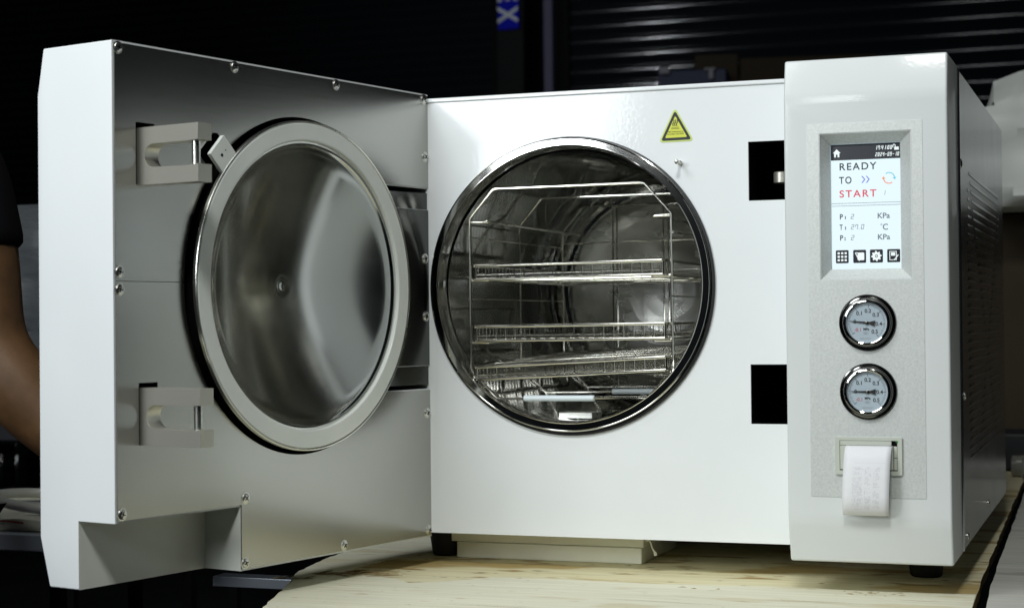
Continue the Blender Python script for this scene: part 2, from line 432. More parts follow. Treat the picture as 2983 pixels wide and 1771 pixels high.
# little cover box on the chamber floor
bm = bmesh.new(); box(bm, (-.034, .058, .1405), (.0094, .10, .1478)); bz = add('drain_cover', bm, 'rim', auto, .0006)
bm = bmesh.new(); lathe(bm, [(0, .1390), (.0025, .1390), (.0025, .1405)], lambda a, b, h: (-.0095 + a, .062 + b, h), 16); add('cover_pin', bm, 'screw', bz)
# pin on the front panel and warning sticker
bm = bmesh.new(); lathe(bm, [(.0028, .0), (.0028, -.004), (.0018, -.005), (.0018, -.014), (.0026, -.0155), (.0028, -.018), (.0018, -.0195), (0, -.020)], lambda a, b, h: (.1395 + a, h, .4472 + b), 20)
add('door_switch_pin', bm, 'screw', auto)
def roundpoly(pts, r):
    return [(p.x, p.y) for p in fillet([(a, b, 0) for a, b in pts], r, closed=True, seg=5)]
fr = lambda a, b, t: (a, t, b)
tri = [(.1337, .5135), (.1135, .4722), (.1565, .4726)]
cx, cz = sum(p[0] for p in tri) / 3, sum(p[1] for p in tri) / 3
sc = lambda k, dz=0: [(cx + (a - cx) * k, cz + (b - cz) * k + dz) for a, b in tri]
bm = bmesh.new(); plate(bm, roundpoly(sc(1), .0035), [], fr, -.0001, -.0004)
st = add('warning_sticker', bm, 'stickeredge', auto)
bm = bmesh.new(); plate(bm, roundpoly(sc(.86), .0022), [roundpoly(sc(.63), .0012)], fr, -.0005, -.0007); add('warning_border', bm, 'ink', st)
bm = bmesh.new(); plate(bm, roundpoly(sc(.66), .0012), [], fr, -.00042, -.0006); add('warning_field', bm, 'sticker', st)
bm = bmesh.new()
for k in range(3):
    x0 = .1318 + k * .0022; pts = [(x0 + .0009 * math.sin(i / 12 * 2 * pi), -.0008, .4985 - i * .0006) for i in range(13)]
    for p, q in zip(pts, pts[1:]): box(bm, (min(p[0], q[0]) - .0004, -.00085, q[2]), (max(p[0], q[0]) + .0004, -.00075, p[2]))
box(bm, (.1295, -.00085, .4893), (.1385, -.00075, .4897)); box(bm, (.1290, -.00085, .4878), (.1390, -.00075, .4882))
heat = finish(bm, 0)
t1_ = textmesh('High temperature on', .0026, (.1246, -.0008, .4838), .0190, depth=.00002); t2_ = textmesh('the surface CAUTION', .0026, (.1240, -.0008, .4810), .0200, depth=.00002)
add('warning_print', join([heat, t1_, t2_]), 'ink', st)

# ---- control column
def column_mesh():
    bm = bmesh.new()
    prof = [(.0005, CZ0), (-.0968, CZ0), (-CF, .042), (-CF, .5015), (-.1005, CZ1), (.0005, CZ1)]
    A = [bm.verts.new((CX0, y, z)) for y, z in prof]; B = [bm.verts.new((CX1, y, z)) for y, z in prof]
    for i in range(6):
        j = (i + 1) % 6; bm.faces.new([A[i], A[j], B[j], B[i]])
    bm.faces.new(A[::-1]); bm.faces.new(B)
    bmesh.ops.recalc_face_normals(bm, faces=bm.faces)
    es = [e for e in bm.edges if any(abs(v.co.y + CF) < .0001 and v.co.z > .4 for v in e.verts) and abs(e.verts[0].co.z - e.verts[1].co.z) < 1e-5 or abs(e.verts[0].co.z - e.verts[1].co.z) < 1e-5 and abs(e.verts[0].co.y + CF) < .0001 and abs(e.verts[1].co.y + CF) < .0001]
    rest = [e for e in bm.edges if e not in es and not all(v.co.y > -.001 for v in e.verts)]
    bmesh.ops.bevel(bm, geom=es, offset=.007, segments=6, affect='EDGES', profile=.5)
    rest = [e for e in bm.edges if len(e.link_faces) == 2 and e.calc_face_angle(0) > .9 and not all(v.co.y > -.001 for v in e.verts)]
    bmesh.ops.bevel(bm, geom=rest, offset=.0028, segments=5, affect='EDGES', profile=.5)
    me = bpy.data.meshes.new('c'); bm.to_mesh(me); bm.free()
    c1 = bmesh.new(); box(c1, (.323, -.2, .304), (.420, -.082, .4618)); c1m = bpy.data.meshes.new('k'); bmesh.ops.recalc_face_normals(c1, faces=c1.faces); c1.to_mesh(c1m); c1.free()
    c2 = bmesh.new(); box(c2, (.22, -.002, .3998), (.2865, .01, .4687)); 
    return sharp(boolean(me, [c1m]), 32)
column = add('control_column', column_mesh(), 'column', auto)
yF = -CF - .0006
bm = bmesh.new()
PX0, PX1, PZ0, PZ1 = .3092, .4325, .0685, .4729
BX0, BX1, BZ0, BZ1 = .3221, .4212, .3027, .4627
SX0, SX1, SZ0, SZ1 = .3318, .4073, .3151, .4516
plate(bm, roundpoly(rect(PX0, PZ0, PX1, PZ1), .0008), [rect(BX0, BZ0, BX1, BZ1)], fr, yF, -CF + .0004)
add('control_panel', bm, 'silver', column)
bm = bmesh.new()
o4 = [bm.verts.new((x, yF + .0001, z)) for x, z in rect(BX0, BZ0, BX1, BZ1)]; i4 = [bm.verts.new((x, -CF + .0125, z)) for x, z in rect(SX0 - .0002, SZ0 - .0002, SX1 + .0002, SZ1 + .0002)]
for i in range(4):
    j = (i + 1) % 4; bm.faces.new([o4[i], i4[i], i4[j], o4[j]])
me = finish(bm, 20)
add('screen_bezel', me, 'silver', column)

# ---- touch screen
yS = -CF + .020
scr = add('touch_screen', BOX((SX0, yS, SZ0), (SX1, yS + .004, SZ1)), 'lcd', auto)
def SP(fx, fz): return SX0 + (SX1 - SX0) * fx, SZ1 - (SZ1 - SZ0) * fz     # fractions of the screen
def srect(bm, x0, z0, x1, z1, lift=.0002, r=0):
    a, b = SP(x0, z1), SP(x1, z0)
    plate(bm, rrect(a[0], a[1], b[0], b[1], r) if r else rect(a[0], a[1], b[0], b[1]), [], fr, yS - lift, yS - lift + .0001)
bm = bmesh.new(); srect(bm, .0, .0, 1, .125); add('status_bar', bm, 'lcdbar', scr)
def stext(s, fx, fz, h, w, mtl, name='screen_text', shear=0, weight=.00016, spacing=1.0):
    x, z = SP(fx, fz); return add(name, textmesh(s, h / .73, (x, yS - .0005, z), w, shear=shear, boxy=weight, spacing=spacing), mtl, scr)
SW = SX1 - SX0
# row baselines measured on the screen
stext('READY', .115, .205, .0080, .0370 + .003, 'lcdtext', spacing=1.25)
stext('TO', .115, .313, .0078, .0135, 'lcdtext', spacing=1.25)
stext('START', .115, .423, .0080, .0400, 'lcdred', spacing=1.25)
def seg7(s, x, z, h, w, slant=.18, t=.14, gap=.45):
    """seven-segment figures"""
    SEG = {'0': 'abcdef', '1': 'bc', '2': 'abged', '3': 'abgcd', '4': 'fgbc', '7': 'fabc', '9': 'abcdfg', '-': 'g', '.': '.', ':': ':'}
    bm = bmesh.new(); T = t * h
    def q(x0, z0, x1, z1): plate(bm, [(x0 + slant * z0 + x, z0 + z), (x1 + slant * z0 + x, z0 + z), (x1 + slant * z1 + x, z1 + z), (x0 + slant * z1 + x, z1 + z)], [], fr, yS - .0006, yS - .0005)
    cxp = 0
    for ch in s:
        g = SEG[ch]; ww = w
        if ch == '.': q(cxp, 0, cxp + T, T); cxp += w * .5 + w * gap * .5; continue
        if ch == ':': q(cxp, h * .22, cxp + T, h * .22 + T); q(cxp, h * .65, cxp + T, h * .65 + T); cxp += w * .45; continue
        for k in g:
            if k == 'a': q(cxp, h - T, cxp + w, h)
            if k == 'd': q(cxp, 0, cxp + w, T)
            if k == 'g': q(cxp, h / 2 - T / 2, cxp + w, h / 2 + T / 2)
            if k == 'b': q(cxp + w - T, h / 2, cxp + w, h)
            if k == 'c': q(cxp + w - T, 0, cxp + w, h / 2)
            if k == 'f': q(cxp, h / 2, cxp + T, h)
            if k == 'e': q(cxp, 0, cxp + T, h / 2)
        cxp += w * (1 + gap)
    return finish(bm, 0)
x, z = SP(.635, .052); add('clock', seg7('17:41:00', x, z, .0044, .0019, t=.15, gap=.5), 'lcdwhite', scr)
x, z = SP(.635, .105); add('date', seg7('2024-09-10', x, z, .0042, .0018, t=.15, gap=.45), 'lcdwhite', scr)
x, z = SP(.765, .413); add('cycle_number', seg7('1', x - .002, z, .0048, .0022, t=.1), 'lcdgrey', scr)
for s, fz in (('2', .598), ('27.0', .682), ('2', .767)):
    x, z = SP(.275, fz); add('reading', seg7(s, x, z, .0053, .0030, t=.11), 'lcdgrey', scr)
for s, u_, fz in (('P', '1', .598), ('T', '1', .682), ('P', '2', .767)):
    stext(s, .115, fz, .0058, .0034, 'lcdtext'); stext(u_, .178, fz, .0034, .0011 if u_ == '1' else .0019, 'lcdgrey')
stext('KPa', .655, .598, .0060, .0132, 'lcdgrey'); stext('C', .73, .690, .0066, .0055, 'lcdgrey'); stext('KPa', .655, .767, .0060, .0132, 'lcdgrey')
bm = bmesh.new(); x, z = SP(.715, .648); plate(bm, circle(x, z, .0010, 16), [circle(x, z, .0006, 16)], fr, yS - .0006, yS - .0005); add('degree_sign', bm, 'lcdgrey', scr)
bm = bmesh.new(); srect(bm, .0, .4700, 1, .4735, .0003); srect(bm, 0, .4905, 1, .4940, .0003); add('divider_line', bm, 'lcdgrey', scr)
# arrows
bm = bmesh.new()
for k in range(2):
    x, z = SP(.435 + k * .063, .285); w = .0030; h = .0038; th = .0013
    plate(bm, [(x, z + h), (x + th, z + h), (x + w + th, z), (x + th, z - h), (x, z - h), (x + w, z)], [], fr, yS - .0006, yS - .0005)
add('arrow_icon', bm, 'lcdblue', scr)
def arc_arrow(a0, a1, mtl):
    bm = bmesh.new(); x, z = SP(.83, .28); R, r = .0064, .0053; n = 18
    A = [math.radians(a0 + (a1 - a0) * i / n) for i in range(n + 1)]
    plate(bm, [(x + R * math.cos(a), z + R * math.sin(a)) for a in A] + [(x + r * math.cos(a), z + r * math.sin(a)) for a in reversed(A)], [], fr, yS - .0006, yS - .0005)
    e = A[-1]; m_ = (R + r) / 2; s = 1 if a1 > a0 else -1; tx, tz = -math.sin(e) * s, math.cos(e) * s
    plate(bm, [(x + (m_ + .002) * math.cos(e), z + (m_ + .002) * math.sin(e)), (x + (m_ - .002) * math.cos(e), z + (m_ - .002) * math.sin(e)), (x + m_ * math.cos(e) + tx * .0028, z + m_ * math.sin(e) + tz * .0028)], [], fr, yS - .0006, yS - .0005)
    add('cycle_icon', bm, mtl, scr)
arc_arrow(125, 8, 'lcdcyan'); arc_arrow(305, 188, 'lcdorange')
# house and padlock
bm = bmesh.new(); x, z = SP(.085, .10); 
plate(bm, [(x - .0042, z + .0045), (x - .0028, z + .0045), (x - .0028, z), (x - .0009, z), (x - .0009, z + .003), (x + .0009, z + .003), (x + .0009, z), (x + .0028, z), (x + .0028, z + .0045), (x + .0042, z + .0045), (x, z + .0088)], [], fr, yS - .0006, yS - .0005)
add('home_icon', bm, 'lcdwhite', scr)
bm = bmesh.new(); x, z = SP(.935, .058)
plate(bm, rect(x - .002, z, x + .0028, z + .0032), [], fr, yS - .0006, yS - .0005)
pts = [(x - .0034, z + .0026), (x - .0034, z + .0050), (x - .0022, z + .0062), (x - .0009, z + .0050), (x - .0009, z + .003)]
for p, q in zip(pts, pts[1:]):
    d_ = Vector((q[0] - p[0], q[1] - p[1])); d_.normalize(); n_ = Vector((-d_.y, d_.x)) * .0004
    plate(bm, [(p[0] + n_.x, p[1] + n_.y), (q[0] + n_.x, q[1] + n_.y), (q[0] - n_.x, q[1] - n_.y), (p[0] - n_.x, p[1] - n_.y)], [], fr, yS - .0006, yS - .0005)
add('padlock_icon', bm, 'lcdwhite', scr)
# four buttons
for k, bx in enumerate((.055, .305, .545, .79)):
    bm = bmesh.new(); srect(bm, bx, .846, bx + .185, .951, .0003, .0012); bt = add('screen_button', bm, 'lcdbar', scr)
    cxp, czp = SP(bx + .0925, .8985); bm = bmesh.new()
    L0, L1 = yS - .0007, yS - .0006
    if k == 0:
        for i in (-1, 0, 1):
            for j in (-1, 0, 1): plate(bm, rect(cxp + i * .0038 - .0012, czp + j * .0038 - .0011, cxp + i * .0038 + .0012, czp + j * .0038 + .0011), [], fr, L0, L1)
    elif k == 1:
        plate(bm, rrect(cxp - .0022, czp - .0042, cxp + .0050, czp + .0042, .001), [], fr, L0, L1)
        plate(bm, [(cxp - .0052, czp + .0040), (cxp - .0042, czp + .0042), (cxp + .0002, czp - .0048), (cxp - .0006, czp - .0050)], [], fr, L0, L1)
        plate(bm, rect(cxp - .0045, czp + .0036, cxp - .0020, czp + .0044), [], fr, L0, L1)
    elif k == 2:
        g = []
        for i in range(32):
            a = 2 * pi * i / 32; r = .0056 if (i // 2) % 2 == 0 else .0042; g.append((cxp + r * math.cos(a), czp + r * math.sin(a)))
        plate(bm, g, [circle(cxp, czp, .0016, 16)], fr, L0, L1); plate(bm, circle(cxp, czp, .0009, 12), [], fr, L0, L1)
    else:
        plate(bm, rect(cxp - .0045, czp - .0048, cxp + .0032, czp + .0050), [rect(cxp - .0038, czp - .0041, cxp + .0025, czp + .0043)], fr, L0, L1)
        plate(bm, rect(cxp - .0028, czp, cxp + .0016, czp + .0036), [], fr, L0, L1)
        plate(bm, [(cxp + .0046, czp + .0014), (cxp + .0054, czp + .0006), (cxp + .0012, czp - .0044), (cxp - .0002, czp - .0046)], [], fr, L0, L1)
    add('button_icon', bm, 'lcdwhite', scr)

# ---- pressure gauges
def gauge(cz, rot):
    cxg = .3725; y0 = yF
    fg = lambda a, b, h: (cxg + a, y0 - h, cz + b)
    bm = bmesh.new()
    lathe(bm, [(.0305, .0), (.0305, .0016), (.0300, .0022), (.0285, .0026), (.0268, .0032), (.0258, .0048), (.0256, .0078), (.0250, .0092), (.0238, .0098)], fg, 96)
    g = add('pressure_gauge', bm, 'blackchrome', auto)
    bm = bmesh.new(); lathe(bm, [(.0238, .0098), (.0228, .0100), (.0219, .0096), (.0214, .0084), (.0213, .0060)], fg, 96); add('gauge_ring', bm, 'chrome', g)
    bm = bmesh.new(); plate(bm, circle(cxg, cz, .0216, 64), [], fr, y0 - .0064, y0 - .0058); add('dial', bm, 'dial', g)
    yd = y0 - .0066
    def pol(r, a): a = math.radians(a); return (cxg + r * math.cos(a), cz + r * math.sin(a))
    bm = bmesh.new()
    for i in range(61):
        a = 225 - i * 4.5 + rot; big = i % 10 == 0; r0 = .0163 if big else (.0172 if i % 5 == 0 else .0180); r1 = .0198; w = .00025 if big else .00013
        A = math.radians(a); px, pz = -math.sin(A) * w, math.cos(A) * w
        p, q = pol(r0, a), pol(r1, a)
        plate(bm, [(p[0] + px, p[1] + pz), (q[0] + px, q[1] + pz), (q[0] - px, q[1] - pz), (p[0] - px, p[1] - pz)], [], fr, yd, yd + .00005)
    ticks = finish(bm, 0)
    T = []
    for s, a, w in (('0', 180, .0022), ('0.1', 133, .0040), ('0.2', 90, .0050), ('0.3', 47, .0050), ('0.4', 0, .0052), ('0.5', -43, .0050)):
        p = pol(.0128, a + rot); T.append(textmesh(s, .0058, (p[0], yd, p[1] - .0020), None, 'CENTER', 0, .00002, boxy=.00008))
    p = pol(.0070, 270 + rot); T.append(textmesh('MPa', .0036, (p[0], yd, p[1] - .0012), None, 'CENTER', 0, .00002, boxy=.0001))
    T = [t_ for t_ in T]
    add('dial_scale', join([ticks] + T), 'ink', g)
    p = pol(.0130, 223 + rot); add('dial_minus_mark', textmesh('-0.1', .0052, (p[0] + .0008, yd, p[1] - .0014), None, 'CENTER', 0, .00002), 'redink', g)
    bm = bmesh.new(); p = pol(.0112, 270 + rot)
    for k in range(3):
        ell = lambda r: [(p[0] + (k - 1) * .0013 + r * 1.0 * math.cos(2 * pi * i / 20), p[1] + r * .8 * math.sin(2 * pi * i / 20)) for i in range(20)]
        plate(bm, ell(.0016), [ell(.0013)], fr, yd, yd + .00005)
    p = pol(.0170, 270 + rot); plate(bm, rect(p[0] - .006, p[1], p[0] + .006, p[1] + .0004), [], fr, yd, yd + .00005); plate(bm, rect(p[0] - .006, p[1] - .001, p[0] + .005, p[1] - .0007), [], fr, yd, yd + .00005)
    add('dial_emblem', bm, 'greyink', g)
    bm = bmesh.new(); an = 180 + rot; A = math.radians(an); cA, sA = math.cos(A), math.sin(A)
    R2 = lambda a, b: (cxg + a * cA - b * sA, cz + a * sA + b * cA)
    plate(bm, [R2(.0190, .0001), R2(.0150, .0005), R2(.002, .0010), (R2(-.003, .0012)), R2(-.0058, .0022), R2(-.0090, .0032), R2(-.0084, 0), R2(-.0090, -.0032), R2(-.0058, -.0022), R2(-.003, -.0012), R2(.002, -.0010), R2(.0150, -.0005), R2(.0190, -.0001)], [], fr, yd - .0014, yd - .0011)
    nd_ = add('needle', bm, 'ink', g)
    bm = bmesh.new(); lathe(bm, [(.0019, .0068), (.0019, .0086), (.0012, .0090), (0, .0091)], fg, 24); add('needle_hub', bm, 'hub', nd_)
    return g
gauge(.2567, -6); gauge(.1826, -1)

# ---- printer with its strip of paper
y0 = yF
bm = bmesh.new(); plate(bm, rrect(.3364, .0930, .4077, .1334, .0012), [rect(.3412, .0975, .4028, .1300)], fr, y0 - .0028, y0)
prn = add('printer', bm, 'grayplastic', auto, .0004)
bm = BOX((.3412, y0 - .0008, .0975), (.4028, y0 - .0001, .1300)); add('printer_recess', bm, 'black', prn)
bm = BOX((.3416, y0 - .0024, .1247), (.3965, y0 - .0008, .1297)); add('printer_top_bar', bm, 'grayplastic', prn, .0004)
bm = BOX((.3416, y0 - .0026, .0985), (.3985, y0 - .0008, .1243)); add('paper_door', bm, 'grayplastic', prn, .0005)
bm = BOX((.3990, y0 - .0024, .1118), (.4024, y0 - .0008, .1240)); add('feed_button', bm, 'grayplastic', prn, .0004)
bm = BOX((.3990, y0 - .0024, .0985), (.4024, y0 - .0008, .1112)); add('feed_button', bm, 'grayplastic', prn, .0004)
bm = bmesh.new(); lathe(bm, [(.0012, .0028), (.0012, .0034), (0, .0036)], lambda a, b, h: (.4022 + a, y0 - h, .1290 + b), 20); add('status_light', bm, 'led', prn)
pp = [(.0015, .1246), (.0060, .1238), (.0105, .1205), (.0140, .114), (.0168, .104), (.0190, .092), (.0203, .080), (.0206, .070), (.0196, .0625), (.0165, .0560), (.0125, .0518), (.0085, .0498), (.0050, .0500)]
ppf = fillet([(a, b, 0) for a, b in pp], .02, seg=3)
tot = [0]
for p, q in zip(ppf, ppf[1:]): tot.append(tot[-1] + (q - p).length)
def paper_pt(s, w, lift=0):
    s = max(0, min(tot[-1] - 1e-6, s))
    for i in range(len(tot) - 1):
        if tot[i + 1] >= s: break
    p, q = ppf[i], ppf[i + 1]; k = (s - tot[i]) / (tot[i + 1] - tot[i]); c = p.lerp(q, k); d_ = (q - p).normalized(); n_ = Vector((-d_.y, d_.x, 0))
    if n_.x < 0 and i < 8: n_ = -n_
    drift = -.0030 * (s / tot[-1])
    c = c + n_ * lift
    curl = .0012 * (1 - abs(2 * w / .0495 - 1) ** 2)
    return (.3482 + w + drift, y0 - c.x - curl * min(1, s / .02), c.y)
bm = bmesh.new(); NS, NW = 44, 8; g = [[bm.verts.new(paper_pt(tot[-1] * i / NS, .0495 * j / NW)) for j in range(NW + 1)] for i in range(NS + 1)]
for i in range(NS):
    for j in range(NW): bm.faces.new([g[i][j], g[i][j + 1], g[i + 1][j + 1], g[i + 1][j]])
ps = add('paper_strip', bm, 'paper', prn); so = ps.modifiers.new('t', 'SOLIDIFY'); so.thickness = .00012
bm = bmesh.new()
def mark(s, w, ds, dw):
    vs = [bm.verts.new(Vector(paper_pt(a, b)) + Vector((0, -.00025, 0))) for a, b in ((s, w), (s, w + dw), (s + ds, w + dw), (s + ds, w))]; bm.faces.new(vs)
for k in range(13): mark(.024, .012 + k * .0026, .0008, .0006)
for blk, (w0, w1) in enumerate(((.0105, .0205), (.0235, .0290), (.0325, .0385))):
    rows = 32
    for r in range(rows):
        s = .0295 + r * .00145; w = w0
        if random.random() < .12: continue
        while w < w1:
            l = random.uniform(.0005, .0011)
            if random.random() < .62: mark(s, w, random.uniform(.0004, .0009), l)
            w += l + .0006
add('faded_print', bm, 'printmark', prn)

# ---- door
ta = math.radians(44.3)
rt = Vector((math.cos(ta), math.sin(ta))); tt = Vector((-math.sin(ta), math.cos(ta)))
Tq = lambda r, s, o: W(UC + rt.x * r + tt.x * s, o, DZC + rt.y * r + tt.y * s)
def shell():
    t_, t1_, zf, zfb, tb, s_ = .1095, .1002, .4969, .046, .0959, .0531
    bm = bmesh.new(); prof = [(.0012, DZ0), (tb, DZ0), (t_, zfb), (t_, zf), (t1_, DZ1), (.0012, DZ1)]
    A = [bm.verts.new(W(0, o, z)) for o, z in prof]; B = [bm.verts.new(W(U, o, z)) for o, z in prof]
    for i in range(6):
        j = (i + 1) % 6; bm.faces.new([A[i], A[j], B[j], B[i]])
    bm.faces.new(A[::-1]); bm.faces.new(B)
    bmesh.ops.recalc_face_normals(bm, faces=bm.faces)
    es = [e for e in bm.edges if not all(abs((v.co - hh).dot(nn) - .0012) < 1e-4 for v in e.verts)]
    bmesh.ops.bevel(bm, geom=es, offset=.0018, segments=4, affect='EDGES', profile=.5)
    me = bpy.data.meshes.new('d'); bm.to_mesh(me); bm.free()
    cuts = []
    def cb(a, b):
        k = bmesh.new(); box(k, a, b, f=lambda x, y, z: W(x, y, z)); bmesh.ops.recalc_face_normals(k, faces=k.faces); q = bpy.data.meshes.new('q'); k.to_mesh(q); k.free(); cuts.append(q)
    cb((U1, -.01, DZ0 - .02), (U + .02, s_, DZS))
    cb((.470, -.01, .398), (.506, .055, .471)); cb((.470, -.01, .136), (.506, .055, .208))
    cb((-.02, -.01, .4015), (.12, .05, .4275)); cb((-.02, -.01, .1796), (.12, .05, .2078))
    k = bmesh.new(); n = 96; r = .1925
    A = [k.verts.new(W(UC + r * math.cos(2 * pi * i / n), -.01, DZC + r * math.sin(2 * pi * i / n))) for i in range(n)]; B = [k.verts.new(W(UC + r * math.cos(2 * pi * i / n), .062, DZC + r * math.sin(2 * pi * i / n))) for i in range(n)]
    for i in range(n):
        j = (i + 1) % n; k.faces.new([A[i], A[j], B[j], B[i]])
    k.faces.new(A[::-1]); k.faces.new(B); bmesh.ops.recalc_face_normals(k, faces=k.faces); q = bpy.data.meshes.new('q'); k.to_mesh(q); k.free(); cuts.append(q)
    k = bmesh.new(); box(k, (.15, -.01, -.021), (.219, .05, .021), f=lambda x, y, z: Tq(x, z, y)); bmesh.ops.recalc_face_normals(k, faces=k.faces); q = bpy.data.meshes.new('q'); k.to_mesh(q); k.free(); cuts.append(q)
    me = boolean(me, cuts)
    me.materials.clear()
    return sharp(me, 30)
sh = shell()
door = add('door', sh, ['white', 'black', 'recess'], auto)
off = door.matrix_basis.translation
for p in door.data.polygons:  # inner faces of the hollow door coloured black in place of shade
    c = p.center + off - hh; u, o, z = c.dot(dd), c.dot(nn), c.z
    if o > .0015:
        r = math.hypot(u - UC, z - DZC)
        if r < .1932 and o < .0625: p.material_index = 1
        elif (Vector((u - UC, z - DZC)).dot(rt) < .2195 and abs(Vector((u - UC, z - DZC)).dot(tt)) < .0215 and Vector((u - UC, z - DZC)).dot(rt) > .14 and o < .0505): p.material_index = 1
        elif .468 < u < .508 and o < .056 and (.39 < z < .475 or .13 < z < .212): p.material_index = 1
        elif u < .122 and o < .0505 and (.4012 < z < .4278 or .1793 < z < .2081) and p.area < .02: p.material_index = 1
        elif u > U1 - .001 and z < DZS + .001 and o < .0535 and u < U - .0005: p.material_index = 2
# steel inner sheets
fd = lambda a, b, t: W(a, t, b)
hr = .1898
def arc(z0=None, a0=None, a1=None, n=40):
    return [(UC + hr * math.cos(a), DZC + hr * math.sin(a)) for a in [a0 + (a1 - a0) * i / n for i in range(n + 1)]]
def ang(z, side):   # angle on the hole at height z, side -1 = hinge side
    s = max(-1, min(1, (z - DZC) / hr)); a = math.asin(s); return a if side > 0 else pi - a
e = .0022; zs = .3060
# notch for the tab in the hole edge (at about 45 deg towards the free upper corner)
nw = .0185
def tabpt(r, s): p = Vector((UC, DZC)) + rt * r + tt * s; return (p.x, p.y)
def A_at(r, s): p = rt * r + tt * s; return math.atan2(p.y, p.x)
rr0 = math.sqrt(hr * hr - nw * nw)
up = [(e, DZ1 - e), (e, .4290), ] + arc(a0=ang(.4290, -1), a1=A_at(rr0, nw), n=50) + [tabpt(.211, nw), tabpt(.216, nw - .005), tabpt(.216, -nw + .005), tabpt(.211, -nw)] + arc(a0=A_at(rr0, -nw), a1=ang(zs, 1), n=26) + [(U - e, zs), (U - e, DZ1 - e)]
def inner_sheet(name, outline, holes):
    bm = bmesh.new(); plate(bm, outline, holes, fd, -.0004, .0012)
    return add(name, finish(bm, 30), 'brushed', door)
slot_up = rect(.4752, .4033, .5015, .4662); slot_lo = rect(.4735, .1410, .5000, .2035)
inner_sheet('inner_panel', up, [slot_up])
lo_ = [(U - e, zs - .0008), (U - e, DZS + e)] + [(U1 - .0008, DZS + e), (U1 - .0008, DZ0 + e), (e, DZ0 + e), (e, .1780)] + arc(a0=ang(.1780, -1), a1=2 * pi + ang(zs - .0008, 1), n=60)
inner_sheet('inner_panel', lo_, [slot_lo])
mid = [(e + .001, .2085), (e + .001, .4010)] + arc(a0=ang(.4010, -1), a1=pi + (pi - ang(.2085, -1)) * 0 + (2 * pi - 0) * 0 + (ang(.2085, -1) - pi), n=24)
ms = inner_sheet('hinge_cover', mid, []); ms.data.materials[0] = M['darksteel']; pass  # the cover's dark reflection is put into its colour by a darker steel
# hinge arms seen in the notches
for z0, z1 in ((.4022, .4225), (.1845, .2070)):
    bm = bmesh.new(); pts = []
    n = 14
    outer = [(.004 + .118 * i / n, .001 + .010 * math.sin(i / n * pi)) for i in range(n + 1)]
    A = [bm.verts.new(W(u, o, z0)) for u, o in outer] ; B = [bm.verts.new(W(u, o, z1)) for u, o in outer]
    A2 = [bm.verts.new(W(u, .034, z0)) for u, o in outer]; B2 = [bm.verts.new(W(u, .034, z1)) for u, o in outer]
    for i in range(n):
        bm.faces.new([A[i], A[i + 1], B[i + 1], B[i]]); bm.faces.new([A2[i], B2[i], B2[i + 1], A2[i + 1]]); bm.faces.new([A[i], A2[i], A2[i + 1], A[i + 1]]); bm.faces.new([B[i], B[i + 1], B2[i + 1], B2[i]])
    bm.faces.new([A[0], B[0], B2[0], A2[0]]); bm.faces.new([A[n], A2[n], B2[n], B[n]])
    add('hinge_arm', bm, 'darksteel', door)
for u, z in ((.5251, .5382), (.3549, .5385), (.1824, .5382), (.0106, .5385), (.0092, .4672), (.5255, .3149), (.5255, .2974), (.0111, .3408), (.0105, .2691), (.0064 + .003, .1494), (.0044 + .004, .0045), (.1748, .0040), (.3445, .0040), (.343, .0738), (.5243, .0739)):
    place_screw(W(u, -.0004, z), -nn, door)
# pressure plate with gasket and dish
fp = lambda a, b, h: W(UC + a, h, DZC + b)
bm = bmesh.new()
lathe(bm, [(.1632, -.0085), (.1855, -.0085), (.1855, -.0120), (.1850, -.0128), (.1838, -.0130), (.1830, -.0124), (.1828, -.0090), (.160, -.0090)], fp, 160)
lathe(bm, [(.176, -.0086), (.176, .058), (0, .060)], fp, 96, mi=1)
pressure = add('pressure_plate', bm, ['rim', 'black'], door)
bm = bmesh.new()
lathe(bm, [(.1826, -.0095), (.1825, -.0122), (.1815, -.0130), (.1645, -.0130), (.1632, -.0126), (.1625, -.0115), (.1620, -.004), (.1620, .000)], fp, 160)
add('gasket', bm, 'gasket', door)
bm = bmesh.new()
pr = [(.1621, .000), (.1612, .0012), (.1606, .0006), (.1604, -.0060), (.1600, -.0078), (.1593, -.0084), (.1584, -.0082), (.1576, -.0076), (.1570, -.0068)]
slp = lambda q: .47 * (q ** .85 if q < .93 else .94 - (q - .93) * 6)
h_, n_s = -.0062, 300
acc = [(.1562, h_)]
for k in range(1, n_s):
    q = 1 - k / n_s; h_ += slp(q) * .1562 / n_s; acc.append((.1562 * q, h_))
kk = (.0302 + .0062) / (acc[int(n_s * .935)][1] + .0062)
acc = [(r, -.0062 + (h + .0062) * kk) for r, h in acc]
pr += [p for i, p in enumerate(acc) if i and (i % 9 == 0 or i in (2, 4)) and p[0] > .0115]
pr += [(.0098, .03035), (.0088, .03020), (.0070, .03018), (.0036, .03018), (.0031, .02995), (.0022, .0301), (.0, .0301)]
lathe(bm, pr, fp, 160)
add('dished_lid', bm, 'dish', door)
bm = bmesh.new()
plate(bm, [(p.x, p.y) for p in fillet([(.180, -.0150, 0), (.2108, -.0150, 0), (.2108, .0150, 0), (.180, .0150, 0)], .0014)], [], lambda a, b, t: Tq(a, b, t), -.0118, -.0070)
tab = add('lid_tab', bm, 'gasket', door, .0006)
bm = bmesh.new(); plate(bm, circle(.198, -.003, .0018, 16), [], lambda a, b, t: Tq(a, b, t), -.0121, -.0116); plate(bm, circle(.198, .005, .0007, 10), [], lambda a, b, t: Tq(a, b, t), -.0121, -.0116); add('tab_hole', bm, 'ink', tab)
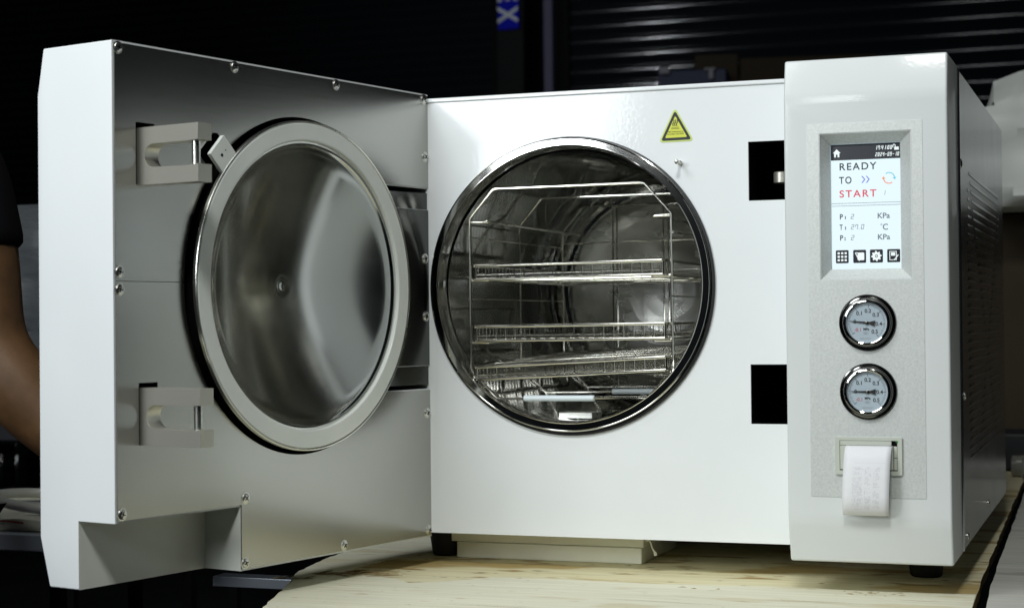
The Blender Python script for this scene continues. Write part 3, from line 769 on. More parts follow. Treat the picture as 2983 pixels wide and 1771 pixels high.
# locking forks
def fork(zc, hh_):
    u0, u1 = .4765, .496; h2 = .0290
    prof = [(.030, zc - h2), (-.080, zc - h2 - .0002), (-.080, zc - h2 + .0175)]
    n = 12; r = .0118; c = -.0185
    prof += [(-.066, zc - .0125), (c - .004, zc - r)]
    for i in range(n + 1):
        a = -pi / 2 + pi * i / n; prof.append((c + r * math.cos(a) * 1.0, zc + r * math.sin(a)))
    prof += [(-.066, zc + .0118), (-.080, zc + h2 - .0165), (-.080, zc + h2), (.030, zc + h2)]
    bm = bmesh.new(); plate(bm, prof, [], lambda a, b, t: W(t, a, b), u0, u1)
    return bm
for zc in (.4318, .1695):
    fk = add('locking_fork', finish(fork(zc, 0), 30), 'forged', door, .0008)
    bm = bmesh.new(); lathe(bm, [(.0042, zc - .014), (.0042, zc + .014)], lambda a, b, h: W(.4885 + a, -.0705 + b, h), 28); add('fork_pin', bm, 'rim', fk)

# ------------------------------------------------------------------ rack and trays
rack = empty('wire_rack', (0, .18, .17), label='shiny steel wire rack with octagonal frames standing in the round chamber', category='rack')
sk = lambda x, z: z + .011 * x     # the wire frame sits a touch askew
OCT = [(-.0966, .4248), (.0946, .4256), (.1272, .3890), (.1278, .2018), (.0975, .1700), (-.0930, .1672), (-.1275, .2015), (-.1277, .3892)]
FY = (0.0, .183, .368)
for i, y in enumerate(FY):
    bm = bmesh.new(); tube(bm, fillet([(x, y, z) for x, z in OCT], .008, True), .00165, True, 10)
    if i == 2:
        for x in (-.047, .021, .0285): tube(bm, [(x, y + .002, .4255), (x, y + .002, .169)], .0012, False, 8)
        tube(bm, [(-.127, y + .002, .372), (.127, y + .002, .375)], .0012, False, 8)
    if i == 1: tube(bm, [(0.001, y + .002, .4255), (0.001, y + .002, .169)], .0013, False, 8)
    add('octagon_frame', bm, 'wire', rack)
for z in (.3845, .3130, .2365, .1935):
    for s in (-1, 1):
        zz = z + (.0015 if s > 0 else 0)
        bm = bmesh.new(); tube(bm, fillet([(s * .1277, .0005, zz), (s * .1035, .0005, zz), (s * .1035, .369, zz), (s * .1277, .369, zz)], .004), .0019, False, 10)
        add('tray_rail', bm, 'wire', rack)
for z in (.3660, .2900, .1835):
    for s in (-1, 1):
        bm = bmesh.new(); tube(bm, [(s * .1290, -.001, z), (s * .1290, .369, z)], .00095, False, 8); box(bm, (s * .1290 - .0016, -.0016, z - .0016), (s * .1290 + .0016, .0016, z + .0016)); add('tie_wire', bm, 'wire', rack)
for x, z in ((-.0930, .1672), (.0975, .17)):
    bm = bmesh.new(); tube(bm, [(x, 0, z - .002), (x, .368, z - .002)], .0014, False, 8); add('tie_wire', bm, 'wire', rack)
for x0, x1, y in ((-.0590, .0300, 0), (-.001, .0600, FY[1])):
    bm = bmesh.new(); z = .1683 if y == 0 else .1690
    lathe(bm, [(.0018, x0), (.0034, x0), (.0036, x0 + .001), (.0036, x1 - .001), (.0034, x1), (.0018, x1)], lambda a, b, h: (h, y + a, z + b + .011 * h * .5), 24, True); add('white_sleeve', bm, 'sleeve', rack)
def tray(z0, z1, x0, x1, label, tilt=(0, 0), slats=False, y0=-.004, y1=.352):
    cxm = (x0 + x1) / 2
    def T(x, y, z): return (x, y, z + (x - cxm) * tilt[0] + (y - y0) * tilt[1])
    o = empty('mesh_tray', (cxm, (y0 + y1) / 2, z0), label=label, category='tray', group='wire mesh trays in the chamber')
    bm = bmesh.new()
    tube(bm, fillet([T(x0, y0, z1), T(x1, y0, z1), T(x1, y1, z1), T(x0, y1, z1)], .004, True), .0019, True, 10); add('top_rim', bm, 'wire', o)
    bm = bmesh.new()
    tube(bm, fillet([T(x0, y0, z0), T(x1, y0, z0), T(x1, y1, z0), T(x0, y1, z0)], .004, True), .0017, True, 10)
    for y in (y0 + .09, y0 + .18, y0 + .27): tube(bm, [T(x0, y, z0), T(x1, y, z0)], .0014, False, 8)
    add('bottom_frame', bm, 'wire', o)
    bm = bmesh.new()
    bm.free()
    for x in (x0, x1): bm = bmesh.new(); tube(bm, [T(x, y0 - .0008, z0), T(x, y0 - .0008, z1)], .0012, False, 8); add('corner_post', bm, 'wire', o)
    bm = bmesh.new(); r = .00075; zi = z0 + .0022; n = 19
    for i in range(n + 1):
        x = x0 + .003 + (x1 - x0 - .006) * i / n
        tube(bm, [T(x, y0 + .0016, z1), T(x, y0 + .0016, zi), T(x, y1 - .0016, zi), T(x, y1 - .0016, z1)], r, False, 6)
    m_ = 28
    for i in range(1, m_):
        y = y0 + (y1 - y0) * i / m_
        tube(bm, [T(x0 + .0016, y, z1), T(x0 + .0016, y, zi), T(x1 - .0016, y, zi), T(x1 - .0016, y, z1)], r, False, 6)
    zm = z0 + (z1 - z0) * .33
    tube(bm, [T(x0 + .002, y0 + .002, zm), T(x1 - .002, y0 + .002, zm), T(x1 - .002, y1 - .002, zm), T(x0 + .002, y1 - .002, zm)], r, True, 6)
    add('wire_mesh', bm, 'wire', o)
    if slats:
        for k in range(4):
            y = y0 + .074 + k * .076; bm = bmesh.new()
            box(bm, (x0 + .001, y - .006, z1 + .0005), (x1 - .001, y + .006, z1 + .0025), f=lambda x, yy, z: T(x, yy, z)); add('cross_slat', bm, 'wire', o, .0006)
    return o
tray(.3148, .3315, -.1225, .1190, 'wire mesh tray highest in the chamber with empty space above it', (.008, 0))
tray(.2392, .2566, -.1220, .1210, 'wire mesh tray in the middle, bright reflections shining through its front wires', (.007, 0))
tray(.1965, .2118, -.1215, .1215, 'tilted wire mesh tray lowest in the chamber with flat steel slats across it', (.050, .030), True)

# ------------------------------------------------------------------ table
def poly_slab(name, pts, z0, z1, mtls, **k):
    bm = bmesh.new(); plate(bm, pts, [], lambda a, b, t: (a, b, t), z0, z1)
    bmesh.ops.recalc_face_normals(bm, faces=bm.faces)
    for f in bm.faces:
        if abs(f.normal.z) < .5: f.material_index = 1
    return add(name, finish(bm, 20, False), mtls, **k)
def jag(pts, amp, step=.012, seed=1):
    rnd = random.Random(seed); out = []
    for (a, b), (c, d) in zip(pts, pts[1:]):
        n = max(1, int(math.hypot(c - a, d - b) / step))
        for i in range(n):
            t = i / n; out.append((a + (c - a) * t + rnd.uniform(-amp, amp), b + (d - b) * t + rnd.uniform(-amp, amp)))
    out.append(pts[-1]); return out
left_edge = jag([(-.2150, -.42), (-.2337, -.351), (-.262, -.262), (-.292, -.172), (-.316, -.112), (-.335, .0), (-.36, .3), (-.37, 1.95)], .0016, .014, 3)
gapl = jag([(.440, 1.95), (.4490, 1.236), (.4552, .9134), (.4671, .3833), (.4754, .0144), (.4816, -.1408), (.488, -.33)], .0009, .03, 5)
poly_slab('plywood_sheet', left_edge + gapl, TZ - .012, TZ - .0002, ['ply', 'plyedge'], label='stained yellow plywood sheet lying under the autoclave', category='plywood')
gapr = jag([(.455, 1.95), (.4590, 1.236), (.4670, .9134), (.4790, .3833), (.4880, .0144), (.4945, -.1408), (.501, -.33)], .0008, .035, 9)
poly_slab('plywood_sheet', [(1.3, -.33), (1.3, 1.95)] + gapr, TZ - .012, TZ + .001, ['plygrey', 'plyedge'], label='pale weathered plywood sheet across the dark gap at the table edge', category='plywood')
tear = [(.4780, -.058), (.40, -.066), (.3548, -.0677), (.2752, -.0600), (.1252, -.0808), (.0259, -.0766), (-.0726, -.0846), (-.122, -.138), (-.150, -.150), (-.175, -.128), (-.194, -.1192), (-.235, -.100), (-.2564, -.0882), (-.262, -.05), (-.255, .02), (-.235, .10), (-.215, .22), (-.21, .32), (-.26, .40)]
tj = jag(tear, .0014, .008, 12)
ledge = jag([(-.3595, .38), (-.355, .3), (-.333, .0), (-.314, -.112), (-.290, -.172), (-.260, -.262), (-.2317, -.351), (-.213, -.418)], .0013, .014, 4)
pv = poly_slab('veneer_sheet', ledge + [(.4865, -.328)] + [(.4835, -.20)] + tj, TZ + .0002, TZ + .0014, ['veneer', 'veneer'], label='peeling cream veneer layer with a torn wavy edge on the plywood', category='veneer')
# splinters at the torn edges
bm = bmesh.new(); rnd = random.Random(4)
spl = [(-.250, -.098, .06, 8), (-.292, -.158, .03, 5), (-.27, -.115, .05, 7), (-.30, -.16, .025, 4), (-.225, -.108, .045, 5)]
for x, y, L, n in spl:
    for k in range(n):
        a = rnd.uniform(-.5, .25); l = L * rnd.uniform(.4, 1); px, py = x + rnd.uniform(-.02, .02), y + rnd.uniform(-.012, .012); w = rnd.uniform(.0008, .0022)
        vs = [(px, py, TZ + .0016), (px + l * math.cos(a), py + l * math.sin(a), TZ + rnd.uniform(.002, .006)), (px + l * .5 * math.cos(a) - w * math.sin(a), py + l * .5 * math.sin(a) + w, TZ + .0022)]
        A = [bm.verts.new(v_) for v_ in vs]; B = [bm.verts.new((v_[0], v_[1], v_[2] + .0006)) for v_ in vs]
        bm.faces.new(A[::-1]); bm.faces.new(B)
        for i in range(3): bm.faces.new([A[i], A[(i + 1) % 3], B[(i + 1) % 3], B[i]])
for k in range(34):
    a = rnd.random() * 2 * pi; px = .352 + rnd.uniform(-.02, .095) * .8 ; py = -.088 + rnd.uniform(-.012, .012); l = rnd.uniform(.003, .011); w = .0009
    if px > .40: continue
    th = rnd.uniform(-.4, .4); A = [bm.verts.new(v_) for v_ in ((px, py, TZ + .0019), (px + l * math.cos(th), py + l * math.sin(th), TZ + .0019), (px + l * .6 * math.cos(th), py + l * .6 * math.sin(th) + w, TZ + .0024))]
    bm.faces.new(A)
for x, y, l in ((.155, -.10, .012), (.172, -.106, .008), (.20, -.103, .006), (.06, -.02, .02), (.13, .0, .03), (.30, -.03, .01), (.24, .01, .018), (-.21, .03, .012), (-.18, .0, .008), (.05, .05, .012)):
    A = [bm.verts.new(v_) for v_ in ((x, y, TZ + .0017), (x + l, y + l * .15, TZ + .0018), (x + l * .6, y + .0016, TZ + .0026))]; bm.faces.new(A)
# checks (thin cracks) in the veneer
for x, y, L in ((-.20, -.40, .16), (-.05, -.28, .10), (.10, -.20, .13), (.27, -.16, .09), (-.22, -.22, .07), (.40, -.12, .05)):
    px, py = x, y
    for k in range(12):
        qx, qy = px + L / 12, py + rnd.uniform(-.0012, .0012); w_ = .0005 * math.sin((k + .5) / 12 * pi) + .0001
        bm.faces.new([bm.verts.new(v_) for v_ in ((px, py - w_, TZ + .00155), (qx, qy - w_, TZ + .00155), (qx, qy + w_, TZ + .00155), (px, py + w_, TZ + .00155))]); px, py = qx, qy
add('wood_debris', finish(bm, 0), 'plyedge', kind='stuff', label='thin wood splinters and chips along the torn veneer edge')
# steel frame of the table
tf = empty('table_frame', (.2, .6, -.88), label='dark steel table frame with a grey steel rail sticking out beneath the plywood', category='table')
add('rail', BOX((-.45, -.075, -.0665), (-.315, -.045, -.0535)), 'galv', tf, .001)
add('rail', BOX((-.31, -.55, -.095), (1.28, -.50, -.0535)), 'galv', tf) if False else None
add('rail', BOX((-.12, -.30, -.10), (1.28, -.25, -.0535)), 'galv', tf, .002); add('rail', BOX((-.30, 1.80, -.10), (1.28, 1.85, -.0535)), 'galv', tf, .002)
add('rail', BOX((-.05, -.245, -.10), (-.01, 1.795, -.0535)), 'galv', tf, .002); add('rail', BOX((1.20, -.245, -.10), (1.24, 1.795, -.0535)), 'galv', tf, .002)
for x, y in ((-.05, -.295), (1.20, -.295), (-.05, 1.80), (1.20, 1.80)): add('leg', BOX((x, y, -.88), (x + .04, y + .04, -.1005)), 'galv', tf, .002)
# foam packing under the machine
def foam(name, a, b, label, seed, hang=0):
    bm = bmesh.new(); nx, ny = 24, 8; rnd = random.Random(seed)
    box(bm, a, b); bmesh.ops.subdivide_edges(bm, edges=bm.edges, cuts=10, use_grid_fill=True)
    for v_ in bm.verts:
        n_ = noise.noise(v_.co * 30 + Vector((seed, 0, 0))) * .0011; v_.co.y += n_ * 1.6
        if v_.co.z > a[2] + .002: v_.co.z = min(b[2], v_.co.z + n_ * .5)
    return add(name, finish(bm, 50), 'foam', None, .003, label=label, category='foam', group='foam slabs under the autoclave')
foam('foam_slab', (-.188, .078, -.0196), (.068, .26, -.0006), 'film wrapped white foam slab touching the underside of the autoclave', 2)
f2 = foam('foam_slab', (-.180, .076, TZ + .0001), (.066, .25, -.0199), 'flat white foam slab lying on the plywood beneath another slab', 5)
bm = bmesh.new(); tube(bm, fillet([(.069, .085, -.012), (.076, .078, -.010), (.080, .076, -.02), (.0835, .075, -.0245)], .004), .0011, False, 8); tube(bm, [(.0835, .075, -.0235), (.0842, .075, -.028)], .0022, False, 8)
add('string_tail', bm, 'foam', f2)

# ------------------------------------------------------------------ surroundings
FZ = -.88
def strct(name, bm, m_, **k): return add(name, bm, m_, kind='structure', **k)
strct('floor', BOX((-14, -6, FZ - .1), (10, 9.9, FZ)), 'floor')
def shutter(x0, x1, z0, z1, y, pitch, label, amp=.02):
    root = empty('roller_shutter', ((x0 + x1) / 2, y, z0), label=label, category='roller shutter')
    bm = bmesh.new(); nz = int((z1 - z0) / pitch); rows = []
    for k in range(nz):
        for j in range(10):
            t = j / 10; zz = z0 + (k + t) * pitch
            d_ = amp * math.sin(pi * t) if t < .86 else -.003
            rows.append((y - d_, zz))
    V = [[bm.verts.new((x, yy, zz)) for yy, zz in rows] for x in (x0, x1)]; V2 = [[bm.verts.new((x, y + .03, zz)) for yy, zz in (rows[0], rows[-1])] for x in (x0, x1)]
    for i in range(len(rows) - 1): bm.faces.new([V[0][i], V[1][i], V[1][i + 1], V[0][i + 1]])
    bm.faces.new([V2[0][0], V2[0][1], V2[1][1], V2[1][0]])
    add('slats', finish(bm, 40), 'shutter', root)
    for x in (x0 - .04, x1 + .0): add('guide_rail', BOX((x, y - .05, z0), (x + .04, y + .04, z1)), 'shutterframe', root)
    return root
shutter(-3.02, 8.0, FZ, 4.4, 9.5, .104, 'dark ribbed roller shutter behind the control column with glints on its slats', .026)
shutter(-13.5, -3.62, FZ, 4.4, 9.6, .075, 'black roller shutter behind the open door, hardly lit', .010)
add('back_wall', BOX((-14, 9.75, FZ), (10, 9.9, 5)), 'shutterframe', label='unlit dark wall high behind the roller shutters', category='wall')
po = add('steel_post', BOX((-3.50, 9.30, FZ), (-3.30, 9.42, 4.4)), 'post', None, .01, label='dark grey post between the roller shutters carrying a blue sign', category='post')
add('door_jamb', BOX((-3.178, 9.36, FZ), (-3.112, 9.45, 4.4)), 'strip', None, .01, label='thin lavender grey strip beside the shutter with glinting slats', category='jamb')
sg = add('sign_board', BOX((-3.475, 9.27, 2.28), (-3.325, 9.297, 3.1)), 'signblue', label='blue sign with white letters running down the dark post', category='sign')
for s, z in (('E', 2.535), ('X', 2.378)):
    me = textmesh(s, .20, (0, 0, 0), .120, 'CENTER', 0, .003, boxy=.006)
    me.transform(Matrix.Translation((0, 0, -.075))); me.transform(Matrix.Rotation(pi / 2 if True else 0, 4, 'Y')); me.transform(Matrix.Translation((-3.395, 9.262, z)))
    add('sign_letter', me, 'signwhite', sg)
# cartons piled far behind
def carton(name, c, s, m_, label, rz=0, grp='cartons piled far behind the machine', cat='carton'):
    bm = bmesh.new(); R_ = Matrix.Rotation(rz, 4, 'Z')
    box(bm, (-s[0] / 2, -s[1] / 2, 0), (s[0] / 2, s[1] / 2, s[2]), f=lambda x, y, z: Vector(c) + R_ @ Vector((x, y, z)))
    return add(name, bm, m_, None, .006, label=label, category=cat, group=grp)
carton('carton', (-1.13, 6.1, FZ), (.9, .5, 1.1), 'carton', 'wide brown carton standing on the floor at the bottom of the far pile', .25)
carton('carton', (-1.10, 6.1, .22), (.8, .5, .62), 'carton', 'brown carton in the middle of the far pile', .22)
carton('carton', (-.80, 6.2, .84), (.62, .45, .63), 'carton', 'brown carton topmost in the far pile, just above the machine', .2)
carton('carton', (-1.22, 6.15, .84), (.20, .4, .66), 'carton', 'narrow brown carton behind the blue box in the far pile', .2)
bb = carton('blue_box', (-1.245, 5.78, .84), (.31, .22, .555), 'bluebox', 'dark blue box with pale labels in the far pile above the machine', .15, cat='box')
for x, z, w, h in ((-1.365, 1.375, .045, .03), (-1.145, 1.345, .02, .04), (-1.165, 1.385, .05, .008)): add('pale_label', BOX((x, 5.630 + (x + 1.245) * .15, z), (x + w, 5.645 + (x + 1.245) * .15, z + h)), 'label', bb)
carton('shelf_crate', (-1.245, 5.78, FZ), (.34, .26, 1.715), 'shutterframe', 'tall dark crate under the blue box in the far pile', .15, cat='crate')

# grey wrapped machine behind the door on a stand
wr = bmesh.new(); box(wr, (-1.42, .74, .09), (-1.07, 1.05, .488)); bmesh.ops.subdivide_edges(wr, edges=wr.edges, cuts=26, use_grid_fill=True)
for v_ in wr.verts:
    if v_.co.z > .1: v_.co += Vector((noise.noise(v_.co * 14) * .006, noise.noise(v_.co * 14 + Vector((5, 0, 0))) * .010 + .004 * math.sin(v_.co.z * 230) * (1 if noise.noise(v_.co * 6) > -.1 else 0), 0))
add('wrapped_box', finish(wr, 60), 'plastic', None, label='grey film wrapped box standing behind the open autoclave door', category='wrapped box')
st2 = empty('equipment_stand', (-1.25, .9, FZ), label='low black equipment stand under the grey wrapped box', category='stand')
add('top', BOX((-1.45, .70, .05), (-1.04, 1.10, .0895)), 'mahog', st2, .004)
for x, y in ((-1.445, .705), (-1.065, .705), (-1.445, 1.07), (-1.065, 1.07)): add('leg', BOX((x, y, FZ), (x + .02, y + .02, .0495)), 'shutterframe', st2, .002)
# side table with hoses
sd = empty('side_table', (-1.15, .35, FZ), label='low side table with a steel edge holding bundled hoses behind the door', category='table')
fy = .19
add('table_top', BOX((-1.55, .185, -.0475), (-.82, .62, -.0455)), 'galv', sd)
add('steel_edge', BOX((-1.55, .165, -.0690), (-.82, .1845, -.0440)), 'zinc', sd, .002)
for x in (-1.52, -.88):
    for y in (.20, .58): add('leg', BOX((x, y, FZ), (x + .018, y + .018, -.0480)), 'shutterframe', sd)
pk = bmesh.new(); box(pk, (-1.20, .21, -.045), (-.85, .42, -.030)); bmesh.ops.subdivide_edges(pk, edges=pk.edges, cuts=14, use_grid_fill=True)
for v_ in pk.verts:
    if v_.co.z > -.044: v_.co += Vector((noise.noise(v_.co * 25) * .006, noise.noise(v_.co * 25 + Vector((3, 0, 0))) * .006, noise.noise(v_.co * 20 + Vector((0, 8, 0))) * .010))
pk_o = add('film_packet', finish(pk, 60), 'foam', None, label='crinkled clear packet with a red stripe lying on the side table', category='packet')
bm = bmesh.new(); tube(bm, [(-1.0, .205, -.030), (-.96, .207, -.031), (-.93, .206, -.033)], .0012, False, 8); add('red_stripe', bm, 'redink', pk_o)
bm = bmesh.new()
cc = Vector((-.90, .27, .006)); pts = []
for i in range(40):
    a = 2 * pi * i / 32; pts.append(cc + Vector((.115 * math.cos(a), .08 * math.sin(a), -.014 - .010 * math.cos(a))))
tube(bm, pts, .0078, False, 12)
pts = []
for i in range(36):
    a = 2 * pi * i / 32 + .6; pts.append(Vector((-.98, .33, -.012)) + Vector((.14 * math.cos(a), .07 * math.sin(a), .003 * math.sin(2 * a))))
tube(bm, pts, .0060, False, 12)
add('coiled_hose', finish(bm, 80), 'tube', None, label='coiled milky silicone hose lying on the packet on the side table', category='hose')
# trolley far away with chrome castors
tr = empty('trolley', (-5.3, 6.1, FZ), label='dark trolley on castors far behind the forearm', category='trolley')
add('body', BOX((-5.9, 5.9, -.30), (-4.7, 6.5, .10)), 'mahog', tr, .02); add('deck', BOX((-6.0, 5.85, -.36), (-4.6, 6.55, -.305)), 'mahog', tr)
for x in (-5.10, -5.75):
    bm = bmesh.new(); lathe(bm, [(0, -.035), (.09, -.035), (.13, -.03), (.14, -.015), (.14, .015), (.13, .03), (.09, .035), (0, .035)], lambda a, b, h: (x + h, 6.0 + a, FZ + .1405 + b), 28)
    cs = add('castor', bm, 'rubber', tr)
    bm = bmesh.new(); box(bm, (x - .055, 5.93, FZ + .12), (x - .045, 6.02, FZ + .45)); box(bm, (x + .045, 5.93, FZ + .12), (x + .055, 6.02, FZ + .45)); box(bm, (x - .055, 5.93, FZ + .45), (x + .055, 6.04, FZ + .519)); add('castor_fork', bm, 'chrome', cs, .004)
# right hand side: carton, white foam cloth, bottles
cb_ = carton('carton', (.60, 1.87, TZ + .0012), (.52, .26, .515), 'carton', 'brown carton on the table behind the machine under crumpled white foam', .05, grp='cartons behind the louvred side')
bm = bmesh.new(); box(bm, (.345, 1.60, .478), (.90, 2.0, .74)); bmesh.ops.subdivide_edges(bm, edges=bm.edges, cuts=13, use_grid_fill=True)
for v_ in bm.verts:
    c = v_.co.copy(); f = noise.noise(c * 5 + Vector((1, 2, 3))) * .05 + (1 - abs(noise.noise(c * 8 + Vector((c.z * 3, 0, 0))))) ** 3 * .055 + abs(noise.noise(c * 23)) * .012
    tz = max(0, (c.z - .50) / .24)
    v_.co.y -= f * 1.1 + .03 * (1 - tz)
    v_.co.z += noise.noise(c * 7 + Vector((9, 0, 0))) * .03 * tz
    if c.x < .36: v_.co.x += .03 * tz * tz + noise.noise(c * 9) * .02 * tz
    if c.z > .70: v_.co.z -= max(0, (.400 - c.x)) * .8 * tz
    v_.co.x += abs(noise.noise(c * 13 + Vector((0, 4, 0)))) * .02 * tz
    v_.co.z = max(v_.co.z, .4775)
wrp = add('foam_wrap', finish(bm, 38), 'wrap', None, label='crumpled white packing foam heaped on the brown carton', category='packing foam')
wrp.matrix_basis = Matrix.Translation(wrp.matrix_basis.translation)
bm = BOX((.36, 1.52, TZ + .0012), (.56, 1.66, .035)); add('tool_case', bm, 'mahog', None, .006, label='dark blue tool case on the table behind the plastic bottles', category='case')
for i, (x, y, l) in enumerate(((.432, 1.40, 'first'), (.455, 1.34, 'b'))):
    bm = bmesh.new(); L = .10
    lathe(bm, [(0, 0), (.018, 0), (.020, .002), (.019, .01), (.020, .02), (.019, .03), (.020, .04), (.019, .055), (.019, .07), (.012, .085), (.008, .09), (.008, .10), (0, .10)], lambda a, b, h: (x + h - .01, y + a, TZ + .0015 + .0205 + b), 24)
    add('plastic_bottle', bm, 'clearwrap', None, label=('clear plastic bottle lying nearer the dark blue case' if i == 0 else 'clear plastic bottle lying nearer the front on the table'), category='bottle', group='clear bottles lying on the table')

# ------------------------------------------------------------------ person behind the door (arm in view)
def skin_mesh(verts, edges, radii, sub=2):
    me = bpy.data.meshes.new('b'); me.from_pydata([tuple(v_) for v_ in verts], edges, [])
    o = bpy.data.objects.new('b', me); COL.objects.link(o)
    md = o.modifiers.new('s', 'SKIN'); md.use_smooth_shade = True
    for i, r in enumerate(radii):
        d_ = me.skin_vertices[0].data[i]; d_.radius = r if isinstance(r, tuple) else (r, r); d_.use_root = (i == 0)
    o.modifiers.new('u', 'SUBSURF').levels = sub; bpy.context.view_layer.update()
    out = solid(o); bpy.data.objects.remove(o); return out
V, E_, R_ = [], [], []
def vtx(p, r, link=None):
    V.append(Vector(p)); R_.append(r)
    if link is not None: E_.append((link, len(V) - 1))
    return len(V) - 1
px, py = -.97, -.19
pel = vtx((px, py, .02), (.15, .10)); wai = vtx((px, py, .17), (.135, .09), pel); che = vtx((px + .02, py - .01, .36), (.16, .11), wai); shc = vtx((px + .04, py, .49), (.12, .075), che)
nk = vtx((px, py, .565), .055, shc); hd0 = vtx((px + .01, py - .015, .63), (.062, .07), nk); hd1 = vtx((px + .01, py - .015, .70), (.074, .09), hd0); hd2 = vtx((px + .01, py - .005, .77), (.068, .082), hd1); hd3 = vtx((px + .01, py, .81), (.04, .05), hd2)
def hand(wrist, dirv, side, link, palmn):
    d_ = Vector(dirv).normalized(); s_ = Vector(side).normalized()
    pm = vtx(wrist + d_ * .035, (.036, .022), link); pe = vtx(wrist + d_ * .075, (.040, .019), pm)
    return d_, s_, pm, pe
# right arm in the picture: shoulder, elbow, wrist
sh1 = vtx((-.715, -.225, .475), .062, shc); ua = vtx((-.680, -.235, .36), .052, sh1); el = vtx((-.663, -.238, .240), .048, ua)
fa1 = vtx((-.637, -.230, .200), .052, el); fa2 = vtx((-.595, -.216, .150), .043, fa1); wr_ = vtx((-.545, -.200, .098), .030, fa2); pa = vtx((-.520, -.193, .068), (.038, .022), wr_); pa2 = vtx((-.497, -.187, .040), (.040, .019), pa)
sl1 = vtx((-1.135, -.18, .475), .062, shc); ul = vtx((-1.17, -.18, .34), .050, sl1); e2 = vtx((-1.18, -.19, .21), .042, ul); f2_ = vtx((-1.165, -.25, .09), .038, e2); w2 = vtx((-1.15, -.30, -.02), .028, f2_); pl2 = vtx((-1.145, -.315, -.06), (.022, .038), w2); pl3 = vtx((-1.14, -.325, -.095), (.019, .038), pl2)
for s in (-1, 1):
    h0 = vtx((px + s * .09, py, -.05), .085, pel); k1 = vtx((px + s * .10, py - .01, -.42), .058, h0); c1 = vtx((px + s * .10, py + .01, -.55), .055, k1); a1 = vtx((px + s * .105, py + .01, -.80), .036, c1); ft = vtx((px + s * .115, py - .09, -.842), (.040, .034), a1); t1 = vtx((px + s * .12, py - .16, -.850), (.038, .026), ft)
body_me = skin_mesh(V, E_, R_)
fing = []
def fingers(c, d_, s_, n_, curl):
    out = []
    d_ = Vector(d_).normalized(); s_ = Vector(s_).normalized(); n_ = Vector(n_).normalized()
    for k, L in enumerate((.072, .080, .075, .060)):
        b = c + s_ * (.028 - k * .0185) + d_ * .005; pts = [b - d_ * .025, b + d_ * .01]; a = 0; p = pts[-1]
        for f_ in (.42, .32, .26):
            a += curl; p = p + (d_ * math.cos(a) + n_ * math.sin(a)) * L * f_; pts.append(p)
        out.append(skin_mesh(pts, [(i, i + 1) for i in range(4)], [.0095, .0092, .0086, .0078, .0062], 2))
    b = c - d_ * .055 + s_ * .022; pts = [b, b + s_ * .022 + d_ * .02 + n_ * .006, b + s_ * .034 + d_ * .048 + n_ * .014, b + s_ * .034 + d_ * .072 + n_ * .022]
    out.append(skin_mesh(pts, [(0, 1), (1, 2), (2, 3)], [.014, .0115, .010, .0078], 2)); return out
parts = [body_me] + fingers(V[pa2], V[pa2] - V[pa], (.55, .2, .7), (.1, -1, -.1), .55) + fingers(V[pl3], V[pl3] - V[pl2], (0, -1, .2), (1, 0, 0), .35)
# nose and ears grown on the head
for pts, rad in (([(px + .01, py - .095, .725), (px + .01, py - .108, .705), (px + .01, py - .112, .690)], [.009, .011, .013]), ([(px + .083, py - .01, .72), (px + .088, py - .005, .70), (px + .084, py - .01, .68)], [.010, .013, .009]), ([(px - .063, py - .01, .72), (px - .068, py - .005, .70), (px - .064, py - .01, .68)], [.010, .013, .009]), ([(px - .010, py - .093, .660), (px + .01, py - .099, .661), (px + .030, py - .093, .660)], [.006, .009, .006])):
    parts.append(skin_mesh(pts, [(0, 1), (1, 2)], rad, 2))
pm_ = join(parts)
for p in pm_.polygons: p.use_smooth = True
pm_.transform(Matrix.Translation((0, 0, -.002)))
person = add('person', pm_, 'skin', None, label='person in a black short sleeved shirt with bent bare forearm reaching behind the door', category='person')
def garment(keep, grow):
    sel = [i for i in range(len(V)) if i in keep]; mp = {i: k for k, i in enumerate(sel)}
    return skin_mesh([V[i] for i in sel], [(mp[a], mp[b]) for a, b in E_ if a in mp and b in mp], [tuple(x + grow for x in (R_[i] if isinstance(R_[i], tuple) else (R_[i], R_[i]))) for i in sel])
V.append(V[ua] + (V[el] - V[ua]) * .10); R_.append(.056); E_.append((ua, len(V) - 1)); slv = len(V) - 1
V.append(V[ul] + (V[e2] - V[ul]) * .15); R_.append(.054); E_.append((ul, len(V) - 1)); slv2 = len(V) - 1
add('shirt', garment({pel, wai, che, shc, sh1, ua, slv, sl1, ul, slv2}, .007), 'shirt', person)
legs = {pel} | {i for i in range(pl3 + 1, slv) if (V[i].z > -.83 and abs(V[i].y - py) < .05)}
add('trousers', garment(legs, .014), 'trousers', person)
add('hair', skin_mesh([(px + .01, py + .012, .735), (px + .01, py + .02, .79), (px + .01, py + .01, .825)], [(0, 1), (1, 2)], [(.078, .088), (.075, .088), (.045, .055)]), 'hair', person)
for s in (-1, 1):
    bm = bmesh.new(); bmesh.ops.create_icosphere(bm, subdivisions=3, radius=.011, matrix=Matrix.Translation((px + .01 + s * .028, py - .088, .712))); add('eye', bm, 'eye', person)
    bm = bmesh.new(); a = Vector((px + s * .115, py - .06, FZ + .001)); box(bm, (a.x - .05, a.y - .14, a.z), (a.x + .05, a.y + .12, a.z + .075)); bmesh.ops.subdivide_edges(bm, edges=bm.edges, cuts=4, use_grid_fill=True)
    for v_ in bm.verts:
        t = (a.y + .12 - v_.co.y) / .26
        if v_.co.z > a.z + .02: v_.co.z -= .03 * max(0, t - .45)
        v_.co.x = a.x + (v_.co.x - a.x) * (1 - .45 * max(0, t - .7) - .2 * max(0, .2 - t))
    add('shoe', finish(bm, 50), 'rubber', person, .01)

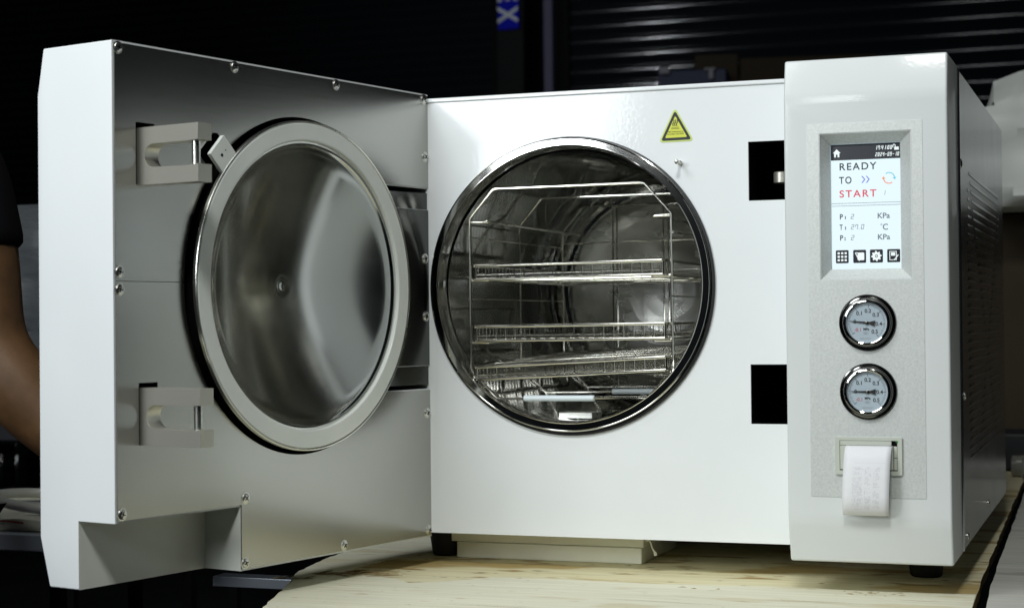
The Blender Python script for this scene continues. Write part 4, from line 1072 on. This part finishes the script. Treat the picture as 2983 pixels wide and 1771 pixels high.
# ------------------------------------------------------------------ light, world, camera
def area(name, loc, target, size, power, col=(1, 1, 1), sy=None):
    l = bpy.data.lights.new(name, 'AREA'); l.energy = power; l.size = size; l.color = col
    if sy: l.shape = 'RECTANGLE'; l.size_y = sy
    o = bpy.data.objects.new(name, l); COL.objects.link(o); o.location = loc
    o.rotation_euler = (Vector(target) - Vector(loc)).to_track_quat('-Z', 'Y').to_euler(); return o
area('softbox_key', (-1.08, -2.05, 2.10), (.1, 0, .25), 1.0, 34, (.95, .99, 1), 1.0)
area('softbox_low', (-1.25, -3.2, 1.02), (-.02, 0, .40), .80, 27, (.93, .98, 1)).data.shape = 'DISK'
area('lamp_front', (.54, -2.5, 2.6), (.15, 0, .05), .4, 46, (.98, 1, .97))
area('softbox_mid', (-.38, -3.25, 1.38), (.2, 0, .4), .5, 9, (.95, .99, 1), .5)
area('ceiling_lamp', (.1, -.9, 3.0), (.1, 0, 0), 1.6, 9, (.97, .99, 1), .5)
fl = area('far_lamp', (-4.20, 2.6, 3.1), (-2.2, 9.5, 2.1), .22, 8, (.9, .95, 1)); fl.data.spread = math.radians(60)
w = bpy.data.worlds.new('World'); S.world = w; w.use_nodes = True
w.node_tree.nodes['Background'].inputs[0].default_value = (.55, .65, .75, 1); w.node_tree.nodes['Background'].inputs[1].default_value = .010

cd = bpy.data.cameras.new('camera'); cam = bpy.data.objects.new('camera', cd); COL.objects.link(cam)
F = Vector((-.33713638, .94139937, .01030962)); Rr = Vector((.9413703, .33723314, -.00978599)); Uu = Vector((.01268927, -.00640595, .99989897))
mt = Matrix(((Rr.x, Uu.x, -F.x, .6434696), (Rr.y, Uu.y, -F.y, -2.0031207), (Rr.z, Uu.z, -F.z, .26123365), (0, 0, 0, 1)))
cam.matrix_world = mt
cd.sensor_width = 36; cd.sensor_fit = 'HORIZONTAL'; cd.lens = 61.09; cd.clip_end = 100; cd.clip_start = .05
cd.dof.use_dof = True; cd.dof.focus_distance = 2.05; cd.dof.aperture_fstop = 9
S.camera = cam
S.view_settings.view_transform = 'Standard'; S.view_settings.look = 'None'; S.view_settings.gamma = 1; S.view_settings.exposure = 0; S.view_settings.use_curve_mapping = False
S.cycles.max_bounces = 12; S.cycles.glossy_bounces = 8; S.cycles.transmission_bounces = 6
S.cycles.use_denoising = True
S.cycles.sample_clamp_indirect = 4; S.cycles.blur_glossy = 1.0
